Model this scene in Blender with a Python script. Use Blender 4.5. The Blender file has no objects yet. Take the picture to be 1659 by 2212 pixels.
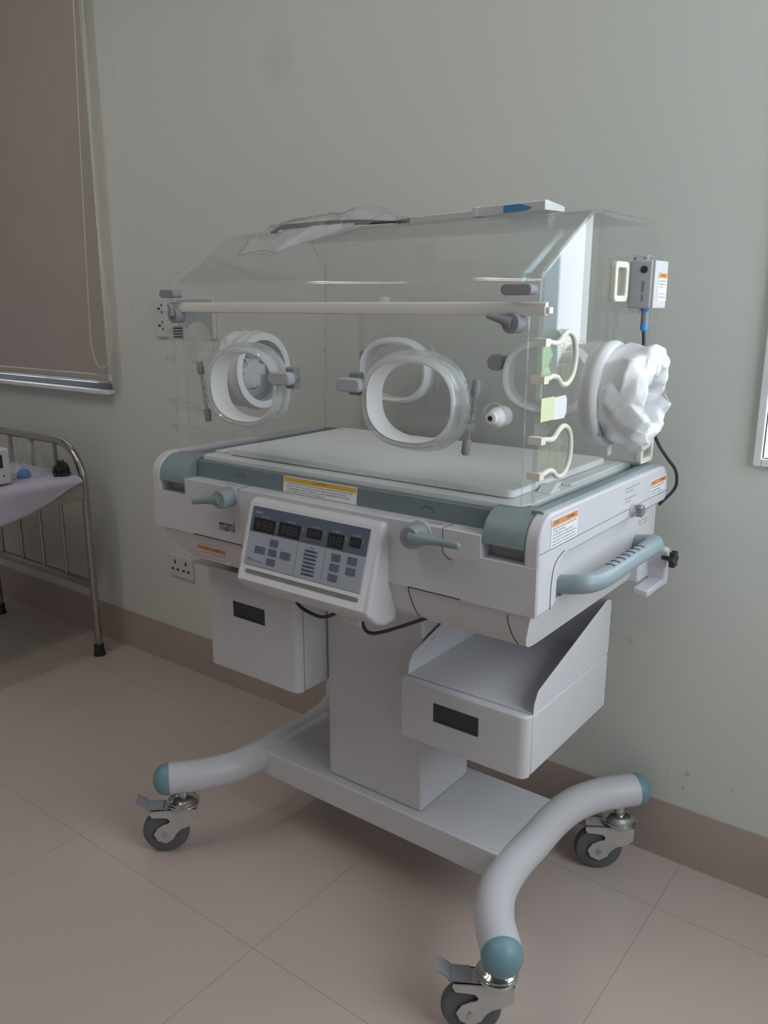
import bpy, bmesh, math, random
from mathutils import Vector, Matrix, noise

random.seed(7)
S = bpy.context.scene
COL = S.collection
PI = math.pi

# ------------------------------------------------------------------ camera
F_PX, YAW, PITCH, ROLL = 1768.7, 0.6478, 0.2487, -0.0005
CAM = Vector((1.0416, -1.193, 1.3364))
cyw, syw, cp, sp = math.cos(YAW), math.sin(YAW), math.cos(PITCH), math.sin(PITCH)
fwd = Vector((-syw * cp, cyw * cp, -sp))
right = Vector((cyw, syw, 0))
down = fwd.cross(right)
r2 = right * math.cos(ROLL) + down * math.sin(ROLL)
d2 = down * math.cos(ROLL) - right * math.sin(ROLL)
camd = bpy.data.cameras.new('camera')
camd.sensor_fit = 'AUTO'
camd.sensor_width = 36.0
camd.lens = F_PX * 36.0 / 2212.0
camd.clip_start = 0.02
cam = bpy.data.objects.new('camera', camd)
m3 = Matrix((r2, -d2, -fwd)).transposed()
cam.matrix_world = Matrix.Translation(CAM) @ m3.to_4x4()
COL.objects.link(cam)
S.camera = cam

# ------------------------------------------------------------------ world, light, exposure
SKY = 6.0
LAMP = 1.4
S.view_settings.view_transform = 'Standard'
S.view_settings.look = 'None'
S.view_settings.gamma = 1.0
S.view_settings.use_curve_mapping = False
S.view_settings.exposure = 0.0
W = bpy.data.worlds.new('overcast_sky')
S.world = W
W.use_nodes = True
bg = W.node_tree.nodes['Background']
bg.inputs['Color'].default_value = (0.88, 0.925, 1.0, 1)
bg.inputs['Strength'].default_value = SKY
try:
    S.cycles.use_denoising = True
    S.cycles.max_bounces = 14
    S.cycles.diffuse_bounces = 5
    S.cycles.glossy_bounces = 5
    S.cycles.transmission_bounces = 6
    S.cycles.transparent_max_bounces = 48
    S.cycles.caustics_reflective = False
    S.cycles.caustics_refractive = False
    S.cycles.sample_clamp_indirect = 6.0
except Exception:
    pass

def portal(name, loc, rot, sx, sy):
    ld = bpy.data.lights.new(name, 'AREA')
    ld.shape = 'RECTANGLE'
    ld.size, ld.size_y = sx, sy
    ld.cycles.is_portal = True
    o = bpy.data.objects.new(name, ld)
    o.location = loc
    o.rotation_euler = rot
    COL.objects.link(o)

WALL_Y, WALL_T = 0.64, 0.16
X_R, X_L, Y_F, Z_C = 2.0, -4.2, -3.7, 2.95
W1 = (-2.75, -1.70, 1.028, 2.45)      # window behind the blind (x0,x1,z0,z1)
W2 = (0.652, 1.6, 1.022, 2.35)       # window at the right edge
W3 = (-0.7, 0.5, 0.95, 2.7)         # unseen window in the right wall, sized and placed for its light (y0,y1,z0,z1)
portal('sky_portal_back', ((W2[0] + W2[1]) / 2, WALL_Y + WALL_T, (W2[2] + W2[3]) / 2), (-PI / 2, 0, 0), W2[1] - W2[0], W2[3] - W2[2])
portal('sky_portal_side', (X_R + 0.1, (W3[0] + W3[1]) / 2, (W3[2] + W3[3]) / 2), (0, PI / 2, 0), W3[3] - W3[2], W3[1] - W3[0])

# ------------------------------------------------------------------ materials
def new_mat(name):
    m = bpy.data.materials.new(name)
    m.use_nodes = True
    nt = m.node_tree
    return m, nt, nt.nodes, nt.links, nt.nodes['Principled BSDF']

def setin(b, k, v):
    if k in b.inputs:
        b.inputs[k].default_value = v

def plain(name, col, rough=0.5, metal=0.0, var=0.03, scale=14.0, bump=0.0, bscale=200.0, spec=0.5):
    m, nt, N, L, b = new_mat(name)
    tc = N.new('ShaderNodeTexCoord')
    nz = N.new('ShaderNodeTexNoise')
    nz.inputs['Scale'].default_value = scale
    nz.inputs['Detail'].default_value = 3
    L.new(tc.outputs['Object'], nz.inputs['Vector'])
    rp = N.new('ShaderNodeValToRGB')
    rp.color_ramp.elements[0].position = 0.3
    rp.color_ramp.elements[1].position = 0.7
    rp.color_ramp.elements[0].color = tuple(c * (1 - var) for c in col) + (1,)
    rp.color_ramp.elements[1].color = tuple(min(1, c * (1 + var)) for c in col) + (1,)
    L.new(nz.outputs['Fac'], rp.inputs['Fac'])
    L.new(rp.outputs['Color'], b.inputs['Base Color'])
    setin(b, 'Roughness', rough)
    setin(b, 'Metallic', metal)
    setin(b, 'Specular IOR Level', spec)
    if bump > 0:
        n2 = N.new('ShaderNodeTexNoise')
        n2.inputs['Scale'].default_value = bscale
        L.new(tc.outputs['Object'], n2.inputs['Vector'])
        bp = N.new('ShaderNodeBump')
        bp.inputs['Strength'].default_value = bump
        bp.inputs['Distance'].default_value = 0.002
        L.new(n2.outputs['Fac'], bp.inputs['Height'])
        L.new(bp.outputs['Normal'], b.inputs['Normal'])
    return m

def clear(name, tint, r0=0.04, haze=0.0, hazecol=(1, 1, 1), rough=0.0):
    """thin clear sheet: see-through plus mirror reflection growing at grazing angles"""
    m = bpy.data.materials.new(name)
    m.use_nodes = True
    nt = m.node_tree
    N, L = nt.nodes, nt.links
    N.clear()
    out = N.new('ShaderNodeOutputMaterial')
    tr = N.new('ShaderNodeBsdfTransparent')
    tr.inputs['Color'].default_value = tuple(tint) + (1,)
    gl = N.new('ShaderNodeBsdfGlossy')
    gl.inputs['Roughness'].default_value = rough
    geo = N.new('ShaderNodeNewGeometry')
    dot = N.new('ShaderNodeVectorMath'); dot.operation = 'DOT_PRODUCT'
    L.new(geo.outputs['Incoming'], dot.inputs[0])
    L.new(geo.outputs['Normal'], dot.inputs[1])
    ab = N.new('ShaderNodeMath'); ab.operation = 'ABSOLUTE'
    L.new(dot.outputs['Value'], ab.inputs[0])
    om = N.new('ShaderNodeMath'); om.operation = 'SUBTRACT'; om.inputs[0].default_value = 1.0
    L.new(ab.outputs[0], om.inputs[1])
    pw = N.new('ShaderNodeMath'); pw.operation = 'POWER'; pw.inputs[1].default_value = 5.0
    L.new(om.outputs[0], pw.inputs[0])
    mu = N.new('ShaderNodeMath'); mu.operation = 'MULTIPLY_ADD'
    mu.inputs[1].default_value = 1 - r0
    mu.inputs[2].default_value = r0
    L.new(pw.outputs[0], mu.inputs[0])
    mx = N.new('ShaderNodeMixShader')
    L.new(mu.outputs[0], mx.inputs[0])
    base = tr
    if haze > 0:
        df = N.new('ShaderNodeBsdfDiffuse')
        df.inputs['Color'].default_value = tuple(hazecol) + (1,)
        tl = N.new('ShaderNodeBsdfTranslucent')
        tl.inputs['Color'].default_value = tuple(hazecol) + (1,)
        dm = N.new('ShaderNodeMixShader')
        dm.inputs[0].default_value = 0.5
        L.new(df.outputs[0], dm.inputs[1]); L.new(tl.outputs[0], dm.inputs[2])
        hz = N.new('ShaderNodeTexNoise'); hz.inputs['Scale'].default_value = 9.0
        tc = N.new('ShaderNodeTexCoord')
        L.new(tc.outputs['Object'], hz.inputs['Vector'])
        hm = N.new('ShaderNodeMath'); hm.operation = 'MULTIPLY'; hm.inputs[1].default_value = 2 * haze
        L.new(hz.outputs['Fac'], hm.inputs[0])
        hx = N.new('ShaderNodeMixShader')
        L.new(hm.outputs[0], hx.inputs[0])
        L.new(tr.outputs[0], hx.inputs[1]); L.new(dm.outputs[0], hx.inputs[2])
        base = hx
    L.new(base.outputs[0], mx.inputs[1])
    L.new(gl.outputs[0], mx.inputs[2])
    L.new(mx.outputs[0], out.inputs['Surface'])
    return m

def emit(name, col, strength):
    m, nt, N, L, b = new_mat(name)
    setin(b, 'Base Color', tuple(col) + (1,))
    setin(b, 'Emission Color', tuple(col) + (1,))
    setin(b, 'Emission Strength', strength)
    return m

def wall_material():
    m, nt, N, L, b = new_mat('wall_paint')
    geo = N.new('ShaderNodeNewGeometry')
    nz = N.new('ShaderNodeTexNoise'); nz.inputs['Scale'].default_value = 1.7; nz.inputs['Detail'].default_value = 4
    L.new(geo.outputs['Position'], nz.inputs['Vector'])
    rp = N.new('ShaderNodeValToRGB')
    rp.color_ramp.elements[0].position = 0.0; rp.color_ramp.elements[1].position = 1.0
    rp.color_ramp.elements[0].color = (0.68, 0.69, 0.635, 1)
    rp.color_ramp.elements[1].color = (0.70, 0.71, 0.655, 1)
    L.new(nz.outputs['Fac'], rp.inputs['Fac'])
    last = rp.outputs['Color']
    # old stain and a few scuffs, each with its own place on the wall
    for (x, y, z, r, k) in [(-0.718, .64, 1.995, .085, .10), (.566, .64, .244, .009, .35), (.56, .64, .205, .006, .3),
                            (.402, .64, .544, .012, .2), (.52, .64, .235, .004, .3), (.67, .64, .24, .006, .25), (.6, .64, .3, .004, .25)]:
        vd = N.new('ShaderNodeVectorMath'); vd.operation = 'DISTANCE'
        vd.inputs[1].default_value = (x, y, z)
        L.new(geo.outputs['Position'], vd.inputs[0])
        mr = N.new('ShaderNodeMapRange'); mr.interpolation_type = 'SMOOTHSTEP'
        mr.inputs['From Min'].default_value = r * 0.4; mr.inputs['From Max'].default_value = r
        mr.inputs['To Min'].default_value = k; mr.inputs['To Max'].default_value = 0
        L.new(vd.outputs['Value'], mr.inputs['Value'])
        mx = N.new('ShaderNodeMixRGB')
        mx.inputs['Color2'].default_value = (0.2, 0.2, 0.2, 1)
        L.new(mr.outputs[0], mx.inputs['Fac'])
        L.new(last, mx.inputs['Color1'])
        last = mx.outputs['Color']
    L.new(last, b.inputs['Base Color'])
    setin(b, 'Roughness', 0.62)
    setin(b, 'Specular IOR Level', 0.3)
    bn = N.new('ShaderNodeTexNoise'); bn.inputs['Scale'].default_value = 90
    L.new(geo.outputs['Position'], bn.inputs['Vector'])
    bp = N.new('ShaderNodeBump'); bp.inputs['Strength'].default_value = 0.06; bp.inputs['Distance'].default_value = 0.002
    L.new(bn.outputs['Fac'], bp.inputs['Height']); L.new(bp.outputs['Normal'], b.inputs['Normal'])
    return m

def floor_material():
    m, nt, N, L, b = new_mat('polished_floor_tile')
    geo = N.new('ShaderNodeNewGeometry')
    sx = N.new('ShaderNodeSeparateXYZ')
    L.new(geo.outputs['Position'], sx.inputs[0])
    P_, X0, Y0, HW = 0.641, 0.574, 0.45, 0.0013
    masks = []
    for axis, o in (('X', X0), ('Y', Y0)):
        ad = N.new('ShaderNodeMath'); ad.operation = 'ADD'; ad.inputs[1].default_value = 20 * P_ - o + P_ / 2
        L.new(sx.outputs[axis], ad.inputs[0])
        md = N.new('ShaderNodeMath'); md.operation = 'MODULO'; md.inputs[1].default_value = P_
        L.new(ad.outputs[0], md.inputs[0])
        sb = N.new('ShaderNodeMath'); sb.operation = 'SUBTRACT'; sb.inputs[1].default_value = P_ / 2
        L.new(md.outputs[0], sb.inputs[0])
        ab = N.new('ShaderNodeMath'); ab.operation = 'ABSOLUTE'; L.new(sb.outputs[0], ab.inputs[0])
        lt = N.new('ShaderNodeMath'); lt.operation = 'LESS_THAN'; lt.inputs[1].default_value = HW
        L.new(ab.outputs[0], lt.inputs[0])
        masks.append(lt)
    mxm = N.new('ShaderNodeMath'); mxm.operation = 'MAXIMUM'
    L.new(masks[0].outputs[0], mxm.inputs[0]); L.new(masks[1].outputs[0], mxm.inputs[1])
    nz = N.new('ShaderNodeTexNoise'); nz.inputs['Scale'].default_value = 1.6; nz.inputs['Detail'].default_value = 2
    L.new(geo.outputs['Position'], nz.inputs['Vector'])
    rp = N.new('ShaderNodeValToRGB')
    rp.color_ramp.elements[0].position = 0.0; rp.color_ramp.elements[1].position = 1.0
    rp.color_ramp.elements[0].color = (0.56, 0.465, 0.415, 1)
    rp.color_ramp.elements[1].color = (0.575, 0.48, 0.43, 1)
    L.new(nz.outputs['Fac'], rp.inputs['Fac'])
    mx = N.new('ShaderNodeMixRGB'); mx.inputs['Color2'].default_value = (0.42, 0.36, 0.32, 1)
    L.new(mxm.outputs[0], mx.inputs['Fac']); L.new(rp.outputs['Color'], mx.inputs['Color1'])
    last = mx.outputs['Color']
    # dark specks of dirt lying on the tiles
    vo = N.new('ShaderNodeTexVoronoi'); vo.inputs['Scale'].default_value = 4.3
    L.new(geo.outputs['Position'], vo.inputs['Vector'])
    lt = N.new('ShaderNodeMath'); lt.operation = 'LESS_THAN'; lt.inputs[1].default_value = 0.012
    L.new(vo.outputs['Distance'], lt.inputs[0])
    mk = N.new('ShaderNodeMath'); mk.operation = 'MULTIPLY'; mk.inputs[1].default_value = 0.55
    L.new(lt.outputs[0], mk.inputs[0])
    m2 = N.new('ShaderNodeMixRGB'); m2.inputs['Color2'].default_value = (0.06, 0.05, 0.05, 1)
    L.new(mk.outputs[0], m2.inputs['Fac']); L.new(last, m2.inputs['Color1'])
    L.new(m2.outputs['Color'], b.inputs['Base Color'])
    setin(b, 'Roughness', 0.23)
    setin(b, 'Specular IOR Level', 0.45)
    return m

M_wall = wall_material()
M_floor = floor_material()
M_base = plain('baseboard_tile', (0.45, 0.37, 0.33), 0.35, var=0.06, scale=5)
M_ceil = plain('ceiling_paint', (0.7, 0.7, 0.69), 0.8)
M_farwall = plain('beige_wall_paint', (0.74, 0.72, 0.71), 0.7)
M_winframe = plain('window_frame_paint', (0.82, 0.83, 0.82), 0.4)
M_alu = plain('aluminium_frame', (0.22, 0.24, 0.28), 0.4, 0.3)
M_pane = clear('window_pane', (0.95, 0.97, 0.97))
M_sill = plain('sill_tile', (0.8, 0.82, 0.82), 0.25)
M_white = plain('white_abs_plastic', (0.62, 0.605, 0.63), 0.42, var=0.012, bump=0.05, bscale=600)
M_metalw = plain('white_powder_coat', (0.62, 0.615, 0.645), 0.38, var=0.012, bump=0.04, bscale=500)
M_teal = plain('teal_plastic', (0.25, 0.312, 0.32), 0.45, var=0.02, bump=0.04, bscale=500)
M_tealcap = plain('teal_cap_plastic', (0.17, 0.305, 0.345), 0.42, var=0.02)
M_tealdk = plain('dark_teal_plastic', (0.17, 0.215, 0.235), 0.45, var=0.02)
M_blueh = plain('pale_teal_handle', (0.275, 0.345, 0.37), 0.36, var=0.02)
M_grey = plain('grey_latch_plastic', (0.27, 0.27, 0.29), 0.5, var=0.03)
M_grey2 = plain('light_grey_plastic', (0.46, 0.46, 0.49), 0.45, var=0.02)
M_gasket = plain('white_silicone', (0.80, 0.80, 0.80), 0.4, var=0.01)
M_cream = plain('cream_plastic', (0.78, 0.75, 0.64), 0.45, var=0.03)
M_creamclear = clear('cream_clear_plastic', (0.9, 0.91, 0.86), haze=0.22, hazecol=(0.85, 0.84, 0.74))
M_creamhaze = clear('cream_hazy_plastic', (0.97, 0.97, 0.95), haze=0.26, hazecol=(0.92, 0.90, 0.80))
M_acr = clear('acrylic_sheet', (0.995, 0.998, 0.996), haze=0.012, hazecol=(0.95, 0.96, 0.95))
M_acredge = clear('acrylic_edge', (0.95, 0.97, 0.965), r0=0.16, haze=0.24, hazecol=(0.9, 0.95, 0.93), rough=0.12)
M_acrthick = clear('clear_moulded_plastic', (0.96, 0.965, 0.965), r0=0.05, haze=0.36, hazecol=(0.95, 0.95, 0.96), rough=0.05)
M_bag = clear('clear_bag_film', (0.985, 0.988, 0.988), r0=0.02, haze=0.085, hazecol=(0.95, 0.95, 0.95), rough=0.3)
M_pad = clear('white_tissue', (0.9, 0.9, 0.9), r0=0.02, haze=0.5, hazecol=(0.9, 0.9, 0.9), rough=0.5)
M_bar = plain('cream_rail', (0.74, 0.705, 0.67), 0.38, var=0.02)
M_mat = plain('mattress_vinyl', (0.86, 0.86, 0.87), 0.38, var=0.01)
M_tray = plain('tray_plastic', (0.82, 0.84, 0.84), 0.42, var=0.01)
M_chrome = plain('chrome', (0.62, 0.62, 0.62), 0.14, 1.0, var=0.02)
M_zinc = plain('zinc_plate', (0.60, 0.59, 0.58), 0.42, 0.55, var=0.05, scale=30)
M_steel = plain('steel_tube', (0.42, 0.40, 0.37), 0.24, 1.0, var=0.05)
M_rubber = plain('grey_rubber', (0.12, 0.125, 0.135), 0.6, var=0.06)
M_black = plain('black_plastic', (0.022, 0.024, 0.028), 0.45, var=0.05)
M_cable = plain('dark_cable', (0.035, 0.042, 0.05), 0.5, var=0.05)
M_pocket = plain('dark_pocket', (0.028, 0.035, 0.045), 0.4, var=0.05)
M_seam = plain('dark_seam', (0.03, 0.03, 0.035), 0.7)
M_label = plain('label_paper', (0.80, 0.80, 0.81), 0.5, var=0.01)
M_orange = plain('label_orange', (0.72, 0.29, 0.10), 0.5, var=0.02)
M_yellow = plain('label_yellow', (0.68, 0.44, 0.06), 0.5, var=0.02)
M_ink = plain('black_ink', (0.03, 0.03, 0.035), 0.6)
M_inkgrey = plain('grey_ink', (0.22, 0.22, 0.24), 0.6)
M_inkwhite = plain('white_ink', (0.62, 0.64, 0.68), 0.5)
M_inkblue = plain('blue_ink', (0.05, 0.20, 0.50), 0.5)
M_mem = plain('membrane_pale_blue', (0.40, 0.425, 0.49), 0.4, var=0.01)
M_memdk = plain('membrane_slate', (0.115, 0.135, 0.185), 0.4, var=0.01)
M_btn = plain('button_slate', (0.13, 0.155, 0.215), 0.45, var=0.02)
M_lcd = plain('display_window', (0.022, 0.022, 0.022), 0.25, var=0.02)
M_seg = plain('unlit_segment', (0.055, 0.052, 0.05), 0.4)
M_blue = plain('blue_plastic', (0.07, 0.28, 0.60), 0.4)
M_fabric = None

def fabric_material():
    m, nt, N, L, b = new_mat('sleeve_fabric')
    tc = N.new('ShaderNodeTexCoord')
    nz = N.new('ShaderNodeTexNoise'); nz.inputs['Scale'].default_value = 24; nz.inputs['Detail'].default_value = 4
    L.new(tc.outputs['Object'], nz.inputs['Vector'])
    bp = N.new('ShaderNodeBump'); bp.inputs['Strength'].default_value = 0.35; bp.inputs['Distance'].default_value = 0.006
    L.new(nz.outputs['Fac'], bp.inputs['Height']); L.new(bp.outputs['Normal'], b.inputs['Normal'])
    setin(b, 'Base Color', (0.76, 0.76, 0.775, 1)); setin(b, 'Roughness', 0.4)
    setin(b, 'Subsurface Weight', 0.0)
    return m
M_fabric = fabric_material()
M_blind = plain('blind_fabric', (0.46, 0.40, 0.355), 0.75, var=0.03, scale=6, bump=0.12, bscale=900)
M_hem = plain('blind_hem', (0.46, 0.42, 0.36), 0.5)
M_bead = plain('bead_chain', (0.62, 0.62, 0.58), 0.4)
M_sheet = plain('lilac_bed_sheet', (0.55, 0.50, 0.61), 0.8, var=0.03, scale=8, bump=0.1, bscale=300)
M_bedrail = plain('beige_bed_rail', (0.33, 0.31, 0.25), 0.5)
M_socket = plain('socket_white', (0.66, 0.66, 0.65), 0.35, var=0.01)
M_socketdim = plain('socket_dimmed', (0.40, 0.42, 0.43), 0.45, var=0.03)  # socket white painted greyer, as it looks dimmed behind the hood
M_tube = emit('lamp_diffuser', (1.0, 0.965, 0.95), 14.0 * LAMP)
M_out = plain('outdoor_paving', (0.85, 0.86, 0.85), 0.9)
M_bldg = plain('blue_grey_cladding', (0.20, 0.29, 0.36), 0.7, var=0.08, scale=2)
M_hedge = plain('pale_hedge', (0.42, 0.72, 0.40), 0.9, var=0.3, scale=9)

# ------------------------------------------------------------------ helpers
def wloc(o):
    v = Vector((0, 0, 0))
    while o is not None:
        v += o.location
        o = o.parent
    return v

def tag(o, label=None, cat=None, group=None, kind=None):
    if label: o['label'] = label
    if cat: o['category'] = cat
    if group: o['group'] = group
    if kind: o['kind'] = kind
    return o

def thing(name, label, cat, loc=(0, 0, 0), group=None):
    o = bpy.data.objects.new(name, None)
    o.empty_display_size = 0.05
    o.location = loc
    COL.objects.link(o)
    return tag(o, label, cat, group)

def obj(name, bm, mat, parent=None, bev=0.0, seg=2, ang=38, smooth=True, label=None, origin=None):
    """geometry is given in room coordinates; it is moved into the parent's frame"""
    bmesh.ops.recalc_face_normals(bm, faces=bm.faces)
    off = wloc(parent) if parent else Vector(origin or (0, 0, 0))
    bmesh.ops.translate(bm, verts=bm.verts, vec=-off)
    me = bpy.data.meshes.new(name)
    bm.to_mesh(me)
    bm.free()
    for mm in (mat if isinstance(mat, (list, tuple)) else [mat]):
        me.materials.append(mm)
    if smooth:
        me.polygons.foreach_set('use_smooth', [True] * len(me.polygons))
        me.set_sharp_from_angle(angle=math.radians(ang))
    o = bpy.data.objects.new(name, me)
    COL.objects.link(o)
    if parent is not None:
        o.parent = parent
    else:
        o.location = off
    if bev > 0:
        md = o.modifiers.new('bevel', 'BEVEL')
        md.width = bev
        md.segments = seg
        md.limit_method = 'ANGLE'
        md.angle_limit = math.radians(35)
        md.harden_normals = False
    if label: o['label'] = label
    return o

def B():
    return bmesh.new()

def bx(bm, x0, x1, y0, y1, z0, z1):
    vs = [bm.verts.new(p) for p in ((x0, y0, z0), (x1, y0, z0), (x1, y1, z0), (x0, y1, z0),
                                    (x0, y0, z1), (x1, y0, z1), (x1, y1, z1), (x0, y1, z1))]
    for f in ((0, 3, 2, 1), (4, 5, 6, 7), (0, 1, 5, 4), (1, 2, 6, 5), (2, 3, 7, 6), (3, 0, 4, 7)):
        bm.faces.new([vs[i] for i in f])
    return bm

def box(*a):
    return bx(B(), *a)

def prism(bm, pts, axis, a0, a1, side_mat=None):
    def mk(p, a):
        if axis == 'x': return (a, p[0], p[1])
        if axis == 'y': return (p[0], a, p[1])
        return (p[0], p[1], a)
    va = [bm.verts.new(mk(p, a0)) for p in pts]
    vb = [bm.verts.new(mk(p, a1)) for p in pts]
    bm.faces.new(va)
    bm.faces.new(vb[::-1])
    n = len(pts)
    for i in range(n):
        f = bm.faces.new((va[i], va[(i + 1) % n], vb[(i + 1) % n], vb[i]))
        if side_mat is not None: f.material_index = side_mat
    return bm

def arc(cx, cy, r, a0, a1, n=8):
    return [(cx + r * math.cos(math.radians(a0 + (a1 - a0) * i / n)), cy + r * math.sin(math.radians(a0 + (a1 - a0) * i / n))) for i in range(n + 1)]

def rrect(x0, x1, y0, y1, r, n=5):
    return arc(x1 - r, y1 - r, r, 0, 90, n) + arc(x0 + r, y1 - r, r, 90, 180, n) + arc(x0 + r, y0 + r, r, 180, 270, n) + arc(x1 - r, y0 + r, r, 270, 360, n)

def smoothpath(pts, n=8, closed=False):
    P = [Vector(p) for p in pts]
    out = []
    m = len(P)
    rng = m if closed else m - 1
    for i in range(rng):
        p1, p2 = P[i], P[(i + 1) % m]
        p0 = P[(i - 1) % m] if (closed or i > 0) else p1 * 2 - p2
        p3 = P[(i + 2) % m] if (closed or i + 2 < m) else p2 * 2 - p1
        for k in range(n):
            t = k / n
            out.append(0.5 * ((2 * p1) + (p2 - p0) * t + (2 * p0 - 5 * p1 + 4 * p2 - p3) * t * t + (3 * p1 - p0 - 3 * p2 + p3) * t ** 3))
    if not closed: out.append(P[-1])
    return out

def tube(bm, pts, r, n=12, closed=False, cap=True):
    P = [Vector(p) for p in pts]
    m = len(P)
    rs = r if isinstance(r, (list, tuple)) else [r] * m
    tang = []
    for i in range(m):
        a = P[(i - 1) % m] if (closed or i > 0) else P[i]
        b = P[(i + 1) % m] if (closed or i < m - 1) else P[i]
        tang.append((b - a).normalized())
    ref = Vector((0, 0, 1))
    if abs(tang[0].dot(ref)) > 0.9: ref = Vector((1, 0, 0))
    u = (ref - tang[0] * ref.dot(tang[0])).normalized()
    rings = []
    for i in range(m):
        u = (u - tang[i] * u.dot(tang[i])).normalized()
        v = tang[i].cross(u)
        rings.append([bm.verts.new(P[i] + (u * math.cos(2 * PI * k / n) + v * math.sin(2 * PI * k / n)) * rs[i]) for k in range(n)])
    for i in range(m if closed else m - 1):
        A, Bq = rings[i], rings[(i + 1) % m]
        for k in range(n):
            bm.faces.new((A[k], A[(k + 1) % n], Bq[(k + 1) % n], Bq[k]))
    if cap and not closed:
        bm.faces.new(rings[0][::-1])
        bm.faces.new(rings[-1])
    return bm

def lathe(bm, prof, origin, axis, n=24, closed=False):
    """prof: (radius, height along axis)"""
    ax = Vector(axis).normalized()
    ref = Vector((0, 0, 1)) if abs(ax.z) < 0.9 else Vector((1, 0, 0))
    u = (ref - ax * ref.dot(ax)).normalized()
    v = ax.cross(u)
    O = Vector(origin)
    rings = []
    for (r, h) in prof:
        if r < 1e-6:
            rings.append([bm.verts.new(O + ax * h)])
        else:
            rings.append([bm.verts.new(O + ax * h + (u * math.cos(2 * PI * k / n) + v * math.sin(2 * PI * k / n)) * r) for k in range(n)])
    m = len(rings)
    for i in range(m if closed else m - 1):
        A, Bq = rings[i], rings[(i + 1) % m]
        if len(A) == 1 and len(Bq) == 1: continue
        for k in range(n):
            if len(A) == 1: bm.faces.new((A[0], Bq[(k + 1) % n], Bq[k]))
            elif len(Bq) == 1: bm.faces.new((A[k], A[(k + 1) % n], Bq[0]))
            else: bm.faces.new((A[k], A[(k + 1) % n], Bq[(k + 1) % n], Bq[k]))
    if not closed:
        if len(rings[0]) > 1: bm.faces.new(rings[0][::-1])
        if len(rings[-1]) > 1: bm.faces.new(rings[-1])
    return bm

def oval(a, b, e=2.4, n=56, turn=0.0):
    out = []
    for k in range(n):
        t = 2 * PI * k / n
        c, s = math.cos(t), math.sin(t)
        out.append((a * math.copysign(abs(c) ** (2 / e), c), b * math.copysign(abs(s) ** (2 / e), s)))
    return out

def ovalring(bm, c, ax, a, b, prof, e=2.4, n=56):
    """sweep closed section prof [(grow, depth)] round an oval lying across axis ax ('x' or 'y')"""
    rings = []
    for (g, d) in prof:
        ring = []
        for (p, q) in oval(a + g, b + g, e, n):
            ring.append(bm.verts.new((c[0] + p, c[1] + d, c[2] + q) if ax == 'y' else (c[0] + d, c[1] + p, c[2] + q)))
        rings.append(ring)
    m = len(rings)
    for i in range(m):
        A, Q = rings[i], rings[(i + 1) % m]
        for k in range(n):
            bm.faces.new((A[k], A[(k + 1) % n], Q[(k + 1) % n], Q[k]))
    return bm

def text_into(bm, body, org, ux, uy, nrm, w=None, h=None, size=None, align='L', off=0.0003):
    """flat lettering: org is the lower left corner; w/h give the size of the whole block"""
    cu = bpy.data.curves.new('t', 'FONT')
    cu.body = body
    cu.resolution_u = 2
    o = bpy.data.objects.new('t', cu)
    COL.objects.link(o)
    bpy.context.view_layer.update()
    dg = bpy.context.evaluated_depsgraph_get()
    me = bpy.data.meshes.new_from_object(o.evaluated_get(dg))
    bpy.data.objects.remove(o)
    if not me.vertices:
        return
    xs = [v.co.x for v in me.vertices]; ys = [v.co.y for v in me.vertices]
    x0, x1, y0, y1 = min(xs), max(xs), min(ys), max(ys)
    kx = (w / (x1 - x0)) if w else None
    ky = (h / (y1 - y0)) if h else None
    kx = kx or ky; ky = ky or kx
    org, ux, uy, nrm = Vector(org), Vector(ux), Vector(uy), Vector(nrm)
    for v in me.vertices:
        x, y = (v.co.x - x0) * kx, (v.co.y - y0) * ky
        v.co = org + ux * x + uy * y + nrm * off
    bm.from_mesh(me)
    bpy.data.meshes.remove(me)

def plate(bm, org, ux, uy, nrm, x0, x1, y0, y1, t=0.0006, d=0.0):
    org, ux, uy, nrm = Vector(org), Vector(ux), Vector(uy), Vector(nrm)
    pts = []
    for dd in (d, d + t):
        for (x, y) in ((x0, y0), (x1, y0), (x1, y1), (x0, y1)):
            pts.append(bm.verts.new(org + ux * x + uy * y + nrm * dd))
    for f in ((0, 3, 2, 1), (4, 5, 6, 7), (0, 1, 5, 4), (1, 2, 6, 5), (2, 3, 7, 6), (3, 0, 4, 7)):
        bm.faces.new([pts[i] for i in f])
    return bm

def sticker(parent, name, org, ux, uy, nrm, w, h, head_mat, head, heads, lines):
    """paper label; org = lower left corner"""
    lab = obj(name, plate(B(), org, ux, uy, nrm, 0, w, 0, h), M_label, parent, smooth=False)
    m = 0.03 * min(w, h) + 0.0008
    obj('header_band', plate(B(), org, ux, uy, nrm, m, w - m, h * (1 - head), h - m, 0.0003, 0.0006), head_mat, lab, smooth=False)
    t = B()
    org = Vector(org); ux_, uy_ = Vector(ux), Vector(uy)
    for (fx, body, fw) in heads:
        text_into(t, body, org + ux_ * (fx * w) + uy_ * (h * (1 - head * 0.78)), ux, uy, nrm, fw * w, h * head * 0.5, off=0.0011)
    n = len(lines)
    y = h * (1 - head) - 0.02 * h
    lh = (y - 0.04 * h) / n
    for i, (body, fw) in enumerate(lines):
        if body:
            text_into(t, body, org + ux_ * (0.05 * w) + uy_ * (y - (i + 0.85) * lh), ux, uy, nrm, fw * w, lh * 0.62, off=0.0008)
    obj('printed_text', t, M_ink, lab, smooth=False)
    return lab

# ------------------------------------------------------------------ room shell
def struct(name, bm, mat, bev=0.0):
    o = obj(name, bm, mat, None, bev=bev, smooth=False)
    o['kind'] = 'structure'
    return o

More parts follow.
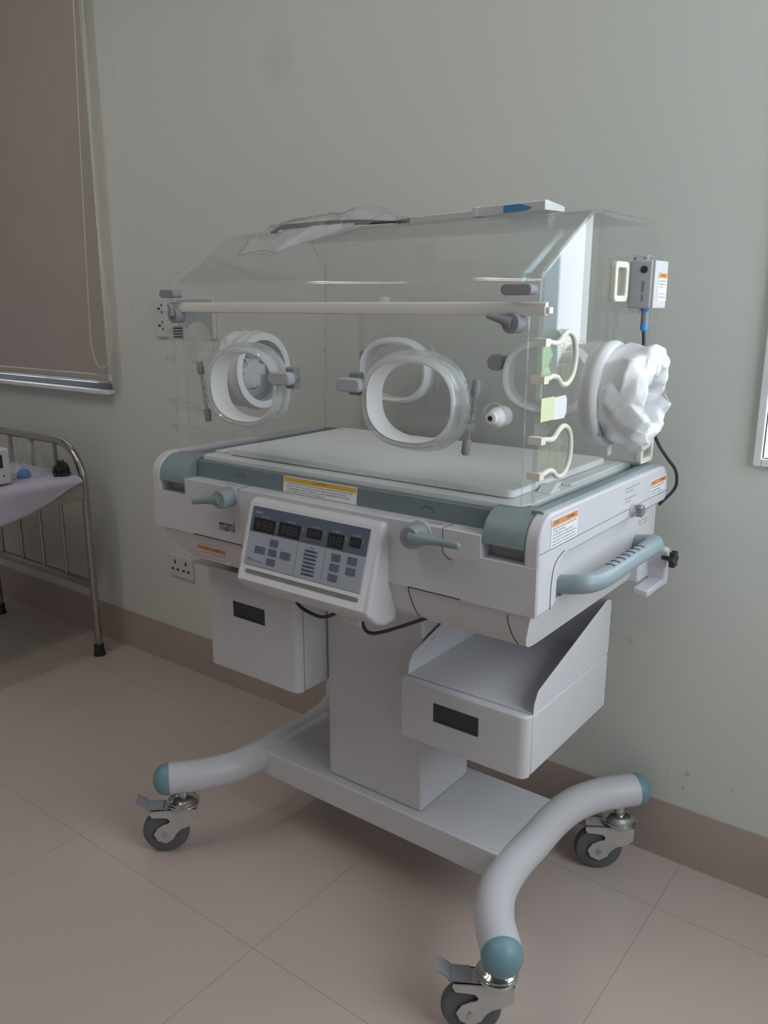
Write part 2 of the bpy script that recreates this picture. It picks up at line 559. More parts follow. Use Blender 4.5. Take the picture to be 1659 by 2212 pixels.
struct('floor', box(X_L - .2, X_R + .2, Y_F - .2, WALL_Y + WALL_T, -0.1, 0), M_floor)
struct('ceiling', box(X_L - .2, X_R + .2, Y_F - .2, WALL_Y + WALL_T, Z_C, Z_C + .1), M_ceil)
bm = B()
y0, y1 = WALL_Y, WALL_Y + WALL_T
for (a, b_, c, d) in ((X_L - .2, W1[0], 0, Z_C), (W1[0], W1[1], 0, W1[2]), (W1[0], W1[1], W1[3], Z_C), (W1[1], W2[0], 0, Z_C),
                      (W2[0], W2[1], 0, W2[2]), (W2[0], W2[1], W2[3], Z_C), (W2[1], X_R + .2, 0, Z_C)):
    bx(bm, a, b_, y0, y1, c, d)
struct('wall_back', bm, M_wall)
bm = B()
x0, x1 = X_R, X_R + .2
for (a, b_, c, d) in ((Y_F, W3[0], 0, Z_C), (W3[0], W3[1], 0, W3[2]), (W3[0], W3[1], W3[3], Z_C), (W3[1], WALL_Y, 0, Z_C)):
    bx(bm, x0, x1, a, b_, c, d)
struct('wall_right', bm, M_wall)
struct('wall_left', box(X_L - .2, X_L, Y_F, WALL_Y, 0, Z_C), M_farwall)
struct('wall_front', box(X_L - .2, X_R + .2, Y_F - .2, Y_F, 0, Z_C), M_farwall)
struct('baseboard_back', box(X_L, X_R, WALL_Y - 0.004, WALL_Y, 0, 0.153), M_base)

def window(n, x0, x1, z0, z1, ya, yb, frame, trim):
    w = bpy.data.objects.new('window_%d' % n, None)
    w.location = ((x0 + x1) / 2, yb, z0)
    COL.objects.link(w)
    w['kind'] = 'structure'
    fm = B()
    t = 0.04
    ym = yb - 0.05
    for (a, b_, c, d) in ((x0, x1, z0, z0 + t), (x0, x1, z1 - t, z1), (x0, x0 + t, z0 + t, z1 - t), (x1 - t, x1, z0 + t, z1 - t), ((x0 + x1) / 2 - t / 2, (x0 + x1) / 2 + t / 2, z0 + t, z1 - t)):
        bx(fm, a, b_, ym, yb - 0.01, c, d)
    obj('window_frame', fm, frame, w, bev=0.003)
    obj('window_glass', box(x0 + t, x1 - t, ym + .018, ym + .024, z0 + t, z1 - t), M_pane, w, smooth=False)
    if trim:
        tm = B()
        k = 0.016
        bx(tm, x0 - k, x0, ya - 0.012, ya + 0.012, z0 - k, z1 + k)
        bx(tm, x1, x1 + k, ya - 0.012, ya + 0.012, z0 - k, z1 + k)
        bx(tm, x0, x1, ya - 0.012, ya + 0.012, z0 - k, z0)
        bx(tm, x0, x1, ya - 0.012, ya + 0.012, z1, z1 + k)
        obj('window_trim', tm, M_winframe, w, bev=0.002)
    return w

w1 = window(1, W1[0], W1[1], W1[2], W1[3], WALL_Y, WALL_Y + WALL_T, M_alu, False)
obj('window_sill', box(W1[0], W1[1] + .105, WALL_Y - 0.042, WALL_Y, W1[2] - 0.016, W1[2]), M_sill, w1, bev=0.003)
obj('lower_rail', box(W1[0], W1[1] + .085, WALL_Y - 0.012, WALL_Y, W1[2], W1[2] + 0.022), M_alu, w1, bev=0.002)
w2 = window(2, W2[0], W2[1], W2[2], W2[3], WALL_Y, WALL_Y + WALL_T, M_winframe, True)
# unseen window in the side wall, shaped to bring daylight from the right
w3 = bpy.data.objects.new('window_3', None); w3.location = (X_R, (W3[0] + W3[1]) / 2, W3[2]); COL.objects.link(w3); w3['kind'] = 'structure'
fm = B()
for (a, b_, c, d) in ((W3[0], W3[1], W3[2], W3[2] + .05), (W3[0], W3[1], W3[3] - .05, W3[3]), (W3[0], W3[0] + .05, W3[2] + .05, W3[3] - .05), (W3[1] - .05, W3[1], W3[2] + .05, W3[3] - .05),
                      ((W3[0] + W3[1]) / 2 - .025, (W3[0] + W3[1]) / 2 + .025, W3[2] + .05, W3[3] - .05)):
    bx(fm, X_R + .05, X_R + .1, a, b_, c, d)
obj('window_frame', fm, M_winframe, w3, bev=0.003)
obj('window_glass', box(X_R + .072, X_R + .078, W3[0] + .05, W3[1] - .05, W3[2] + .05, W3[3] - .05), M_pane, w3, smooth=False)

# outdoors seen (mirrored in the hood) through the right window
g = obj('ground_outside', box(-8, 16, WALL_Y + WALL_T + .05, 30, -0.3, -0.05), M_out, None, smooth=False); g['kind'] = 'structure'
bl = thing('building', 'blue grey clad building outside the right window', 'building', (6.0, 7.0, -0.05))
obj('wall', prism(B(), [(3.42, 6.3), (9, 6.3), (9, 10), (5.7, 10)], 'z', -0.05, 4.2), M_bldg, bl, smooth=False)
obj('roof', prism(B(), [(3.40, 6.25), (9.1, 6.25), (9.1, 10.1), (5.75, 10.1)], 'z', 4.2, 4.35), M_alu, bl, bev=0.02)
hb = B()
for i in range(14):
    for j in range(5):
        cx_, cz_ = 3.55 + i * 0.3 + random.uniform(-.05, .05), 0.12 + j * 0.2
        lathe(hb, [(0, -.2), (.14, -.14), (.2, 0), (.14, .14), (0, .2)], (cx_, 5.95 + random.uniform(-.06, .06), cz_ - 0.05), (0, 0, 1), 8)
tag(obj('hedge', hb, M_hedge, None, origin=(5.3, 5.95, -0.05)), 'pale green clipped hedge in front of the building outside', 'hedge')

# ceiling lamps (two slim battens, mirrored in the bend of the hood)
def batten(x, y, lab):
    t = thing('ceiling_lamp', lab, 'lamp', (x, y, Z_C), 'slim ceiling battens')
    obj('housing', box(x - .055, x + .055, y - .62, y + .62, Z_C - .045, Z_C - .001), M_winframe, t, bev=.006)
    obj('diffuser', prism(B(), [(x - .04, Z_C - .046), (x - .028, Z_C - .066), (x + .028, Z_C - .066), (x + .04, Z_C - .046)], 'y', y - .6, y + .6), M_tube, t)
batten(-1.47, -1.1, 'slim white ceiling batten lamp farther from the incubator')
batten(-.62, -1.1, 'slim white ceiling batten lamp nearest above the incubator')

# ------------------------------------------------------------------ roller blind
rb = thing('roller_blind', 'beige roller blind pulled down over the window at left', 'blind', (-2.1, 0.59, 2.75))
fb = B()
nx, nz_ = 30, 24
gv = {}
for i in range(nx + 1):
    for j in range(nz_ + 1):
        x = -2.72 + i / nx * (2.72 - 1.545)
        z = 1.088 + j / nz_ * (2.7 - 1.088)
        y = 0.588 + 0.004 * noise.noise(Vector((x * 2.5, z * 1.2, 0))) - 0.006 * math.exp(-((x + 1.56) / .05) ** 2)
        gv[i, j] = (x, y, z)
fr = {k: fb.verts.new(v) for k, v in gv.items()}
bk = {k: fb.verts.new((v[0], v[1] + 0.0012, v[2])) for k, v in gv.items()}
for i in range(nx):
    for j in range(nz_):
        fb.faces.new((fr[i, j], fr[i + 1, j], fr[i + 1, j + 1], fr[i, j + 1]))
        fb.faces.new((bk[i, j], bk[i, j + 1], bk[i + 1, j + 1], bk[i + 1, j]))
for i in range(nx):
    fb.faces.new((fr[i, 0], bk[i, 0], bk[i + 1, 0], fr[i + 1, 0]))
    fb.faces.new((fr[i, nz_], fr[i + 1, nz_], bk[i + 1, nz_], bk[i, nz_]))
for j in range(nz_):
    fb.faces.new((fr[0, j], fr[0, j + 1], bk[0, j + 1], bk[0, j]))
    fb.faces.new((fr[nx, j], bk[nx, j], bk[nx, j + 1], fr[nx, j + 1]))
obj('blind_fabric', fb, M_blind, rb)
hm = B(); prism(hm, rrect(0.583, 0.596, 1.066, 1.0875, .004), 'x', -2.72, -1.549)
obj('hem_bar', hm, M_hem, rb)
obj('hem_end_cap', prism(B(), rrect(0.583, 0.596, 1.066, 1.0875, .004), 'x', -1.5488, -1.543), M_bead, rb)
rl = B(); tube(rl, [(-2.74, .605, 2.71), (-1.53, .605, 2.71)], .024, 18)
obj('roller', rl, M_hem, rb)
cpts = smoothpath([(-1.497, .54, 2.70), (-1.509, .54, 2.272), (-1.532, .54, 1.937), (-1.566, .54, 1.362), (-1.571, .54, 1.204), (-1.553, .54, 1.14), (-1.52, .54, 1.117), (-1.478, .54, 1.137),
                   (-1.455, .54, 1.19), (-1.447, .54, 1.269), (-1.467, .54, 1.453), (-1.478, .54, 1.675), (-1.472, .54, 1.86), (-1.463, .54, 2.132), (-1.46, .54, 2.70)], 10)
cb = B(); tube(cb, cpts, .0011, 5)
L_, acc = 0, 0
for i in range(len(cpts) - 1):
    seg_ = (cpts[i + 1] - cpts[i]); l = seg_.length
    while acc < l:
        p = cpts[i] + seg_ * (acc / l)
        if p.z < 2.35:
            bmesh.ops.create_icosphere(cb, subdivisions=1, radius=.0024, matrix=Matrix.Translation(p))
        acc += .0085
    acc -= l
obj('bead_chain', cb, M_bead, rb)
obj('clutch', box(-1.525, -1.44, .535, .63, 2.67, 2.75), M_hem, rb, bev=.006)

# ------------------------------------------------------------------ wall sockets
def pin_group(bm, x, z, y, s=1.0):
    bx(bm, x - .003 * s, x + .003 * s, y - .0005, y + .003, z + .010 * s, z + .022 * s)
    for sx in (-1, 1):
        bx(bm, x + sx * .012 * s - .005 * s, x + sx * .012 * s + .005 * s, y - .0005, y + .003, z - .012 * s, z - .005 * s)
sk = thing('wall_socket', 'white double socket plate low on the wall under the incubator', 'socket', (-1.268, WALL_Y, .406))
obj('plate', prism(B(), rrect(-1.336, -1.204, .364, .446, .006), 'y', WALL_Y - .011, WALL_Y), M_socket, sk, bev=.003)
for dx in (-.03, .03):
    ob_ = B(); pin_group(ob_, -1.268 + dx, .403, WALL_Y - .0115, 1.15); obj('socket_holes', ob_, M_black, sk, smooth=False)
sk = thing('wall_socket', 'wide socket plate high on the wall behind the hood corner', 'socket', (-1.17, WALL_Y, 1.29))
obj('plate', prism(B(), rrect(-1.322, -1.022, 1.226, 1.358, .006), 'y', WALL_Y - .011, WALL_Y), M_socket, sk, bev=.003)
obj('dimmed_panel', prism(B(), rrect(-1.200, -1.030, 1.234, 1.350, .004), 'y', WALL_Y - .0135, WALL_Y - .008), M_socketdim, sk, bev=.0015)  # part of the plate seen through the hood glass, its dimming put into the colour
for dz in (-.028, .028):
    ob_ = B()
    z = 1.293 + dz; x = -1.293
    bx(ob_, x - .010, x + .002, WALL_Y - .0125, WALL_Y - .009, z - .003, z + .003)
    bx(ob_, x + .010, x + .014, WALL_Y - .0125, WALL_Y - .009, z + .008, z + .016)
    bx(ob_, x + .010, x + .014, WALL_Y - .0125, WALL_Y - .009, z - .016, z - .008)
    obj('socket_holes', ob_, M_black, sk, smooth=False)

# ------------------------------------------------------------------ hospital bed
BX1, BX0 = -1.65, -2.39
bed = thing('hospital_bed', 'steel tube hospital bed standing against the wall at left', 'bed', ((BX0 + BX1) / 2, -0.45, 0))
def bed_end(y):
    r = .0145
    arch = [(BX0, y, .03)] + [(BX0, y, z) for z in (.3, .55, .68)] + [(BX0 + .15 - .15 * math.cos(a), y, .685 + .15 * math.sin(a)) for a in [PI / 12 * k for k in range(1, 7)]] + \
           [(BX1 - .15 + .15 * math.sin(a), y, .685 + .15 * math.cos(a)) for a in [PI / 12 * k for k in range(0, 6)]] + [(BX1, y, z) for z in (.68, .55, .3, .03)]
    a = B(); tube(a, arch, r, 14); obj('end_frame', a, M_steel, bed)
    for k in range(4):
        x = -2.147 + k * .1612
        if x > BX1 - .05: break
        b_ = B(); tube(b_, [(x, y, .295), (x, y, .83)], .008, 10); obj('spindle', b_, M_steel, bed)
    b_ = B(); tube(b_, [(-2.308, y, .295), (-2.308, y, .80)], .008, 10); obj('spindle', b_, M_steel, bed)
    obj('cross_rail', box(BX0, BX1, y - .012, y + .012, .276, .304), M_steel, bed, bev=.003)
    for x in (BX0, BX1):
        f = B(); lathe(f, [(.019, .045), (.019, .02), (.024, 0)], (x, y, 0), (0, 0, 1), 16); obj('rubber_foot', f, M_black, bed)
bed_end(.512)
bed_end(-1.42)
for x in (BX0, BX1):
    obj('side_rail', box(x - .014, x + .014, -1.41, .50, .63, .695), M_bedrail, bed, bev=.003)
obj('bed_deck', box(BX0 + .014, BX1 - .014, -1.41, .50, .66, .685), M_bedrail, bed)

# sheet over the deck, its side hanging down lower towards the foot end
sh = B()
ny, na = 40, 26
hem_pts = [(.5, .70), (.448, .690), (.342, .643), (.251, .616), (.166, .600), (-.2, .53), (-1.38, .46)]
def hem(y):
    for (ya, za), (yb, zb) in zip(hem_pts, hem_pts[1:]):
        if yb <= y <= ya:
            return za + (zb - za) * (ya - y) / (ya - yb)
    return hem_pts[-1][1]
grid = []
for i in range(ny + 1):
    y = .492 - i / ny * 1.87
    row = []
    zt = .722
    for j in range(na + 1):
        if j <= 14:
            x = BX0 - .01 + j / 14 * (BX1 - BX0 - .005)
            z = zt + .004 * noise.noise(Vector((x * 6, y * 6, 1)))
        else:
            t = (j - 14) / (na - 14)
            ang = min(1, t * 3) * PI / 2
            x = BX1 - .015 + .039 * math.sin(ang) + .004 * t * noise.noise(Vector((y * 9, t * 2, 3)))
            zc = zt - .022 * (1 - math.cos(ang))
            z = zc - max(0, (t - .33) / .67) * max(0.0, zc - hem(y)) if t > .33 else zc
        row.append(Vector((x, y, z)))
    grid.append(row)
v1 = [[sh.verts.new(p) for p in r_] for r_ in grid]
v2 = [[sh.verts.new(p - Vector((.0025 if j > 14 else 0, 0, .0025))) for j, p in enumerate(r_)] for r_ in grid]
for i in range(ny):
    for j in range(na):
        sh.faces.new((v1[i][j], v1[i][j + 1], v1[i + 1][j + 1], v1[i + 1][j]))
        sh.faces.new((v2[i][j], v2[i + 1][j], v2[i + 1][j + 1], v2[i][j + 1]))
for i in range(ny):
    sh.faces.new((v1[i][na], v2[i][na], v2[i + 1][na], v1[i + 1][na]))
    sh.faces.new((v1[i][0], v1[i + 1][0], v2[i + 1][0], v2[i][0]))
for j in range(na):
    sh.faces.new((v1[0][j], v2[0][j], v2[0][j + 1], v1[0][j + 1]))
    sh.faces.new((v1[ny][j], v1[ny][j + 1], v2[ny][j + 1], v2[ny][j]))
tag(obj('bed_sheet', sh, M_sheet, None, origin=(-2.0, -.45, .70), ang=60), 'lilac cotton sheet spread over the steel bed', 'sheet')
mt = box(BX0 + .02, BX1 - .03, -1.39, .49, .686, .716)
tag(obj('bed_mattress', mt, M_mat, None, bev=.01, origin=(-2.0, -.45, .686)), 'thin mattress lying on the steel bed under the lilac sheet', 'mattress')

# things on the bed
mz = .727
mn = thing('monitor', 'small white bedside monitor box on the lilac bed sheet', 'monitor', (-1.79, .19, mz))
obj('case', box(-1.90, -1.69, .14, .26, mz, .853), M_socket, mn, bev=.008)
obj('screen', box(-1.6912, -1.6885, .155, .232, .786, .832), M_pocket, mn, bev=.001)
kb = B(); lathe(kb, [(.006, 0), (.006, .004), (0, .004)], (-1.6888, .205, .797), (1, 0, 0), 12); obj('indicator', kb, M_orange, mn)
kb = B(); lathe(kb, [(.003, 0), (.003, .002), (0, .002)], (-1.69, .232, .758), (1, 0, 0), 12); obj('button', kb, M_black, mn)
obj('carry_handle', box(-1.86, -1.72, .19, .215, .853, .868), M_black, mn, bev=.004)

def crumple(cx, cy, z0, rx, ry, rz, seed, amp=.35, n=18, pinch=1.0):
    b_ = B()
    bmesh.ops.create_icosphere(b_, subdivisions=4, radius=1.0)
    for v in b_.verts:
        d = v.co.normalized()
        k = 1 + amp * noise.noise(d * 2.3 + Vector((seed, 0, 0))) + amp * .5 * noise.noise(d * 5.5 + Vector((0, seed, 0)))
        z = max(-.15, d.z)
        q = 1 - (1 - pinch) * max(0, z)
        v.co = Vector((cx + d.x * rx * k * q, cy + d.y * ry * k * q, z0 + (z + .15) * rz * k / 1.15))
    return b_
bagb = tag(obj('plastic_bag', crumple(-1.79, .37, mz, .07, .07, .125, 3.1, .4, pinch=.35), M_bag, None, ang=25, origin=(-1.79, .37, mz)), 'crumpled clear plastic bag standing on the lilac bed sheet', 'bag')
tag(obj('bottle_cap', crumple(-1.765, .345, mz, .02, .025, .03, 8.0, .1), M_blue, None, origin=(-1.765, .345, mz)), 'small blue plastic piece inside the bag on the bed', 'cap')
tag(obj('cable_coil', crumple(-1.695, .452, mz, .026, .03, .042, 5.0, .5), M_black, None, ang=30, origin=(-1.695, .452, mz)), 'dark coiled cable lump on the lilac sheet near the headboard', 'cable')

# ------------------------------------------------------------------ incubator
inc = thing('infant_incubator', 'white and teal wheeled infant incubator with clear hood', 'incubator', (0, .245, 0))

# --- trolley base
obj('base_plate', box(-.36, .36, .119, .368, .163, .232), M_metalw, inc, bev=.004)
obj('column', box(-.1345, .1345, .142, .342, .232, .79), M_metalw, inc, bev=.005)
def base_tube(s):
    pts = smoothpath([(s * .468, -.082, .2), (s * .452, -.062, .2), (s * .412, -.012, .2), (s * .378, .06, .2), (s * .364, .15, .2), (s * .364, .245, .2), (s * .364, .34, .2), (s * .378, .43, .2),
                      (s * .412, .502, .2), (s * .452, .552, .2), (s * .468, .572, .2)], 6)
    b_ = B(); tube(b_, pts, .0385, 24)
    t = obj('base_tube', b_, M_metalw, inc, ang=50)
    for (p, q) in ((pts[0], pts[2]), (pts[-1], pts[-3])):
        ax = (p - q).normalized()
        c = B()
        lathe(c, [(.0388, -.004)] + [(.039 * math.cos(a), .036 * math.sin(a)) for a in [PI / 16 * k for k in range(0, 8)]] + [(0, .036)], p, ax, 24)
        obj('end_cap', c, M_tealcap, t)
base_tube(-1); base_tube(1)

def caster(sx, sy, trail, brake):
    """sx, sy swivel axis; trail = direction of the wheel from the axis"""
    tr = Vector((trail[0], trail[1], 0)).normalized()
    side = Vector((-tr.y, tr.x, 0))
    C0 = Vector((sx, sy, 0))
    def P(a, s, z): return C0 + tr * a + side * s + Vector((0, 0, z))
    st = B()
    lathe(st, [(.013, .172), (.013, .150), (.024, .148), (.028, .146), (.031, .143), (.036, .141), (.036, .137), (.040, .136), (.040, .131), (.036, .130), (.034, .126), (.020, .125), (.020, .121)], C0, (0, 0, 1), 28)
    cs = obj('caster', st, M_chrome, inc)
    WA = .046
    wh = B()
    lathe(wh, [(.034, -.014), (.045, -.0148), (.053, -.012), (.057, -.005), (.057, .005), (.053, .012), (.045, .0148), (.034, .014)], P(WA, 0, .057), side, 32)
    w = obj('wheel', wh, M_rubber, cs)
    for s in (-1, 1):
        fk = B()
        out = [(-.032, .1235), (-.032, .088), (-.016, .076), (.008, .068), (.020, .056), (.027, .042), (.046, .031), (.066, .040), (.074, .058), (.064, .074), (.048, .083), (.037, .086),
               (.033, .093), (.040, .101), (.054, .103), (.076, .104), (.082, .114), (.080, .1235)]
        va = [fk.verts.new(P(a, s * .0185, z)) for a, z in out]
        vb = [fk.verts.new(P(a, s * .0215, z)) for a, z in out]
        fk.faces.new(va); fk.faces.new(vb[::-1])
        for i in range(len(out)):
            j = (i + 1) % len(out)
            fk.faces.new((va[i], va[j], vb[j], vb[i]))
        obj('fork_plate', fk, M_zinc, cs, smooth=False)
    tp = B()
    pts = [P(-.032, -.0215, .1205), P(.080, -.0215, .1205), P(.080, .0215, .1205), P(-.032, .0215, .1205)]
    va = [tp.verts.new(p) for p in pts]; vb = [tp.verts.new(p + Vector((0, 0, .003))) for p in pts]
    tp.faces.new(va); tp.faces.new(vb[::-1])
    for i in range(4): tp.faces.new((va[i], va[(i + 1) % 4], vb[(i + 1) % 4], vb[i]))
    obj('fork_top', tp, M_zinc, cs, smooth=False)
    ab = B(); tube(ab, [P(WA, -.026, .057), P(WA, .026, .057)], .006, 12); obj('axle', ab, M_chrome, cs)
    if brake:
        pd = B()
        for (a0, a1, z0_, z1_) in ((.048, .090, .1245, .1255), (.086, .112, .128, .146)):
            pp = [P(a0, -.019, z0_), P(a1, -.019, z1_), P(a1, .019, z1_), P(a0, .019, z0_)]
            va = [pd.verts.new(p) for p in pp]; vb = [pd.verts.new(p + Vector((0, 0, .004))) for p in pp]
            pd.faces.new(va); pd.faces.new(vb[::-1])
            for i in range(4): pd.faces.new((va[i], va[(i + 1) % 4], vb[(i + 1) % 4], vb[i]))
        obj('brake_pedal', pd, M_grey, cs, smooth=False)
caster(-.446, -.056, (-.72, -.69), True)
caster(.447, -.059, (-.84, -.54), True)
caster(.449, .531, (-.84, -.54), False)
caster(-.448, .547, (.3, -.95), False)

# --- drawers under the body
def drawer_front(x0, x1, y0, y1, z0, z1, name):
    # front panel with large rounding on its vertical end and along the bottom
    prof = arc(x1 - .022, z0 + .016, .016, -90, 0, 6) if False else None
    b_ = B()
    pl = [(x0, y1), (x0, y0 + .006)] + arc(x0 + .006, y0 + .006, .006, 180, 270, 3)[1:] + arc(x1 - .018, y0 + .018, .018, 270, 360, 6) + [(x1, y1)]
    prism(b_, pl, 'z', z0, z1)
    return b_
dr = obj('lower_drawer', box(.142, .4295, .0765, .43, .470, .5935), M_metalw, inc, bev=.003)
fp = obj('drawer_front', drawer_front(.139, .4295, .053, .0745, .468, .597, ''), M_metalw, dr, bev=.005, seg=3)
obj('recessed_pull', box(.2225, .3265, .0515, .060, .526, .566), M_pocket, fp, bev=.0015)
obj('pull_rim', prism(B(), [(.2265, .530), (.3225, .530), (.3225, .533), (.2265, .533)], 'y', .0508, .0525), M_black, fp, smooth=False)
side = [(.0765, .5965), (.080, .618), (.094, .638), (.398, .7235), (.408, .7255), (.4295, .7185), (.4295, .5965)]
sp1 = obj('shelf_side', prism(B(), side, 'x', .4275, .4295), M_metalw, dr, bev=.0006, seg=1)
sp2 = obj('shelf_side', prism(B(), side, 'x', .142, .144), M_metalw, dr, bev=.0006, seg=1)
obj('shelf_back', box(.144, .4275, .4275, .4295, .597, .719), M_metalw, dr)
obj('shelf_top', box(.144, .4275, .0755, .4275, .595, .5975), M_metalw, dr)
for (y, z) in ((.165, .648), (.30, .68)):
    sc = B(); lathe(sc, [(.004, 0), (.004, .0015), (.002, .003), (0, .003)], (.144, y, z), (1, 0, 0), 12); obj('screw', sc, M_chrome, dr)
d2_ = obj('upper_drawer', box(-.4275, -.139, .0705, .43, .476, .762), M_metalw, inc, bev=.003)
fp = obj('drawer_front', drawer_front(-.430, -.139, .047, .0685, .474, .745, ''), M_metalw, d2_, bev=.005, seg=3)
obj('recessed_pull', box(-.344, -.240, .0455, .055, .618, .657), M_pocket, fp, bev=.0015)
obj('pull_rim', prism(B(), [(-.340, .622), (-.244, .622), (-.244, .625), (-.340, .625)], 'y', .0448, .0465), M_black, fp, smooth=False)
obj('metal_ledge', prism(B(), rrect(.005, .06, .7435, .7485, .002), 'x', -.43, -.15), M_zinc, inc)

# --- belly under the body
bm = B()
prof = [(-.046, .846), (-.040, .82), (-.031, .79), (-.022, .776), (-.008, .768), (.02, .765), (.26, .765), (.50, .765), (.515, .775), (.522, .846)]
NX = 24
rows = []
def bx_left(z): t = max(0, (.846 - z) / .081); return -.473 + .115 * t ** 1.8
def bx_right(z): t = max(0, (.846 - z) / .081); return .476 - .022 * t
for i in range(NX + 1):
    f = i / NX
    rows.append([bm.verts.new((bx_left(z) + (bx_right(z) - bx_left(z)) * f, y, z)) for (y, z) in prof])
for i in range(NX):
    for j in range(len(prof) - 1):
        bm.faces.new((rows[i][j], rows[i + 1][j], rows[i + 1][j + 1], rows[i][j + 1]))
    bm.faces.new((rows[i][0], rows[i][-1], rows[i + 1][-1], rows[i + 1][0]))
bm.faces.new(rows[0]); bm.faces.new(rows[-1][::-1])
belly = obj('underbody', bm, M_white, inc, ang=45)
# seams on the underbody front
def belly_y(z):
    for (ya, za), (yb, zb) in zip(prof, prof[1:]):
        if zb <= z <= za: return ya + (yb - ya) * (za - z) / (za - zb)
    return 0
sm = B()
for (x, dx, za, zb) in ((.2275, .016, .842, .772), (.430, .012, .832, .776), (-.2065, .006, .842, .80)):
    pts = []
    for k in range(9):
        z = za + (zb - za) * k / 8
        pts.append((x + dx * (k / 8) ** 2, belly_y(z) - .0002, z))
    sm = B(); tube(sm, pts, .0009, 6)
    obj('panel_seam', sm, M_seam, belly)

# --- body shell
shell = [(-.4872, .840), (.4842, .840), (.4842, .925), (.380, .925), (.380, .9635), (-.376, .9635), (-.376, .925), (-.4872, .925)]
fas = obj('front_fascia', prism(B(), shell, 'y', -.0503, -.012), M_white, inc, bev=.0012, seg=2)
core = B()
bx(core, -.462, .460, -.0125, .548, .840, .9595)
bx(core, .455, .470, .02, .545, .846, .935)
obj('body_core', core, M_white, inc, bev=.003)
for (xa, xb) in ((-.461, -.376), (.380, .459)):
    obj('bumper_recess', box(xa, xb, -.0185, -.0105, .923, .965), M_grey2, inc, smooth=False)
# end covers
def cheek(x0, x1):
    pr = [(-.050, .840), (-.050, .958)] + arc(.0, .959, .050, 180, 90, 10)[1:] + [(.25, 1.0085), (.505, 1.005)] + arc(.515, .965, .040, 80, 0, 6) + [(.560, .955), (.550, .926), (.075, .926)] + \
         arc(.065, .886, .040, 90, 165, 6) + [(.024, .848), (.012, .840)]
    return prism(B(), pr, 'x', x0, x1)
ckr = obj('end_cover', cheek(.459, .486), M_white, inc, bev=.005, seg=3)
ckl = obj('end_cover', cheek(-.489, -.461), M_white, inc, bev=.005, seg=3)
# fine seam along the right cover
sm = B(); bx(sm, .4856, .4863, -.047, .556, .9475, .9483)
pts = smoothpath([(.4862, .0, .842), (.4862, .0, .88), (.4862, .006, .91), (.4862, .02, .925), (.4862, .045, .934)], 5)
tube(sm, pts, .0008, 6)
obj('cover_seam', sm, M_seam, ckr)
# teal corner bumpers
def bumper(x0, x1):
    pr = [(-.0495, .950), (-.0495, .958)] + arc(.0, .957, .0495, 180, 90, 12)[1:] + [(.03, 1.0065), (.03, .95)]
    return prism(B(), pr, 'x', x0, x1)
obj('corner_bumper', bumper(.3805, .4585), M_teal, inc, bev=.0015)
obj('corner_bumper', bumper(-.4605, -.3765), M_teal, inc, bev=.0015)
# teal front strip and hood base frame
obj('front_strip', prism(B(), [(-.014, .960), (-.010, .998), (.004, 1.0), (.004, .960)], 'x', -.3755, .3795), M_tealdk, inc, bev=.001)
fr = B()
bx(fr, -.46, .458, -.008, .535, .974, .994)
bx(fr, -.455, -.395, .0, .53, .994, 1.001)
bx(fr, -.455, .455, .505, .53, .994, 1.004)
bx(fr, .43, .458, .0, .53, .994, 1.001)
obj('hood_base', fr, M_tealdk, inc, bev=.002)
obj('end_rail', prism(B(), rrect(.4525, .474, 1.0035, 1.0115, .003), 'y', -.016, .50), M_teal, inc)
# mattress tray
tr_ = B(); prism(tr_, rrect(-.386, .426, .003, .505, .022), 'z', .9945, 1.0075)
tray = obj('mattress_tray', tr_, M_tray, inc, bev=.004, seg=3)
for tb in (prism(B(), [(.12, 1.0075), (.145, 1.022), (.165, 1.0075)], 'x', .392, .42), box(.388, .403, .18, .21, 1.0075, 1.015),
           box(.405, .424, .20, .46, 1.0075, 1.014), box(-.384, -.35, .05, .18, 1.0075, 1.012)):
    obj('tray_stop', tb, M_tray, tray, bev=.002)

# front fascia seams and slot above the console
sm = B()
for x in (-.2035, .3035):
    bx(sm, x - .0006, x + .0006, -.0504, -.013, .94 if x < 0 else .925, .9639)
    s_ = 1 if x < 0 else -1
    pts = [(x, -.0503, .945 if x < 0 else .93)] + [(x - s_ * (.02 - .02 * math.cos(a)), -.0503, (.945 if x < 0 else .93) - .02 * math.sin(a)) for a in [PI / 12 * k for k in range(1, 7)]]
    tube(sm, pts, .0007, 6)
bx(sm, -.147, .172, -.0506, -.04, .9505, .9530)
bx(sm, .1708, .1724, -.0506, -.04, .842, .9530)
bx(sm, .231, .342, -.0506, -.04, .8405, .8425)
bx(sm, -.352, -.20, -.0506, -.04, .8405, .8428)
obj('fascia_seams', sm, M_seam, fas, smooth=False)
tx = B()
text_into(tx, 'mami', (-.2665, -.0506, .8655), (1, 0, 0), (0, 0, 1), (0, -1, 0), .0475, .0245)
obj('lettering', tx, M_ink, fas, smooth=False)
# "PUSH" plates moulded above the two levers
for x in (-.262, .262):
    tx = B()
    text_into(tx, 'LOCK', (x, -.036, .9637), (1, 0, 0), (0, 1, 0), (0, 0, 1), .03, .010)
    obj('lettering', tx, M_inkgrey, fas, smooth=False)
# turn arrows on the strip
for cx_ in (-.235, .245):
    ar = B()
    tube(ar, [(cx_ + .014 * math.cos(a), -.0122, .974 + .012 * math.sin(a)) for a in [PI * k / 10 for k in range(0, 11)]], .0004, 5)
    obj('turn_mark', ar, M_black, fas, smooth=False)

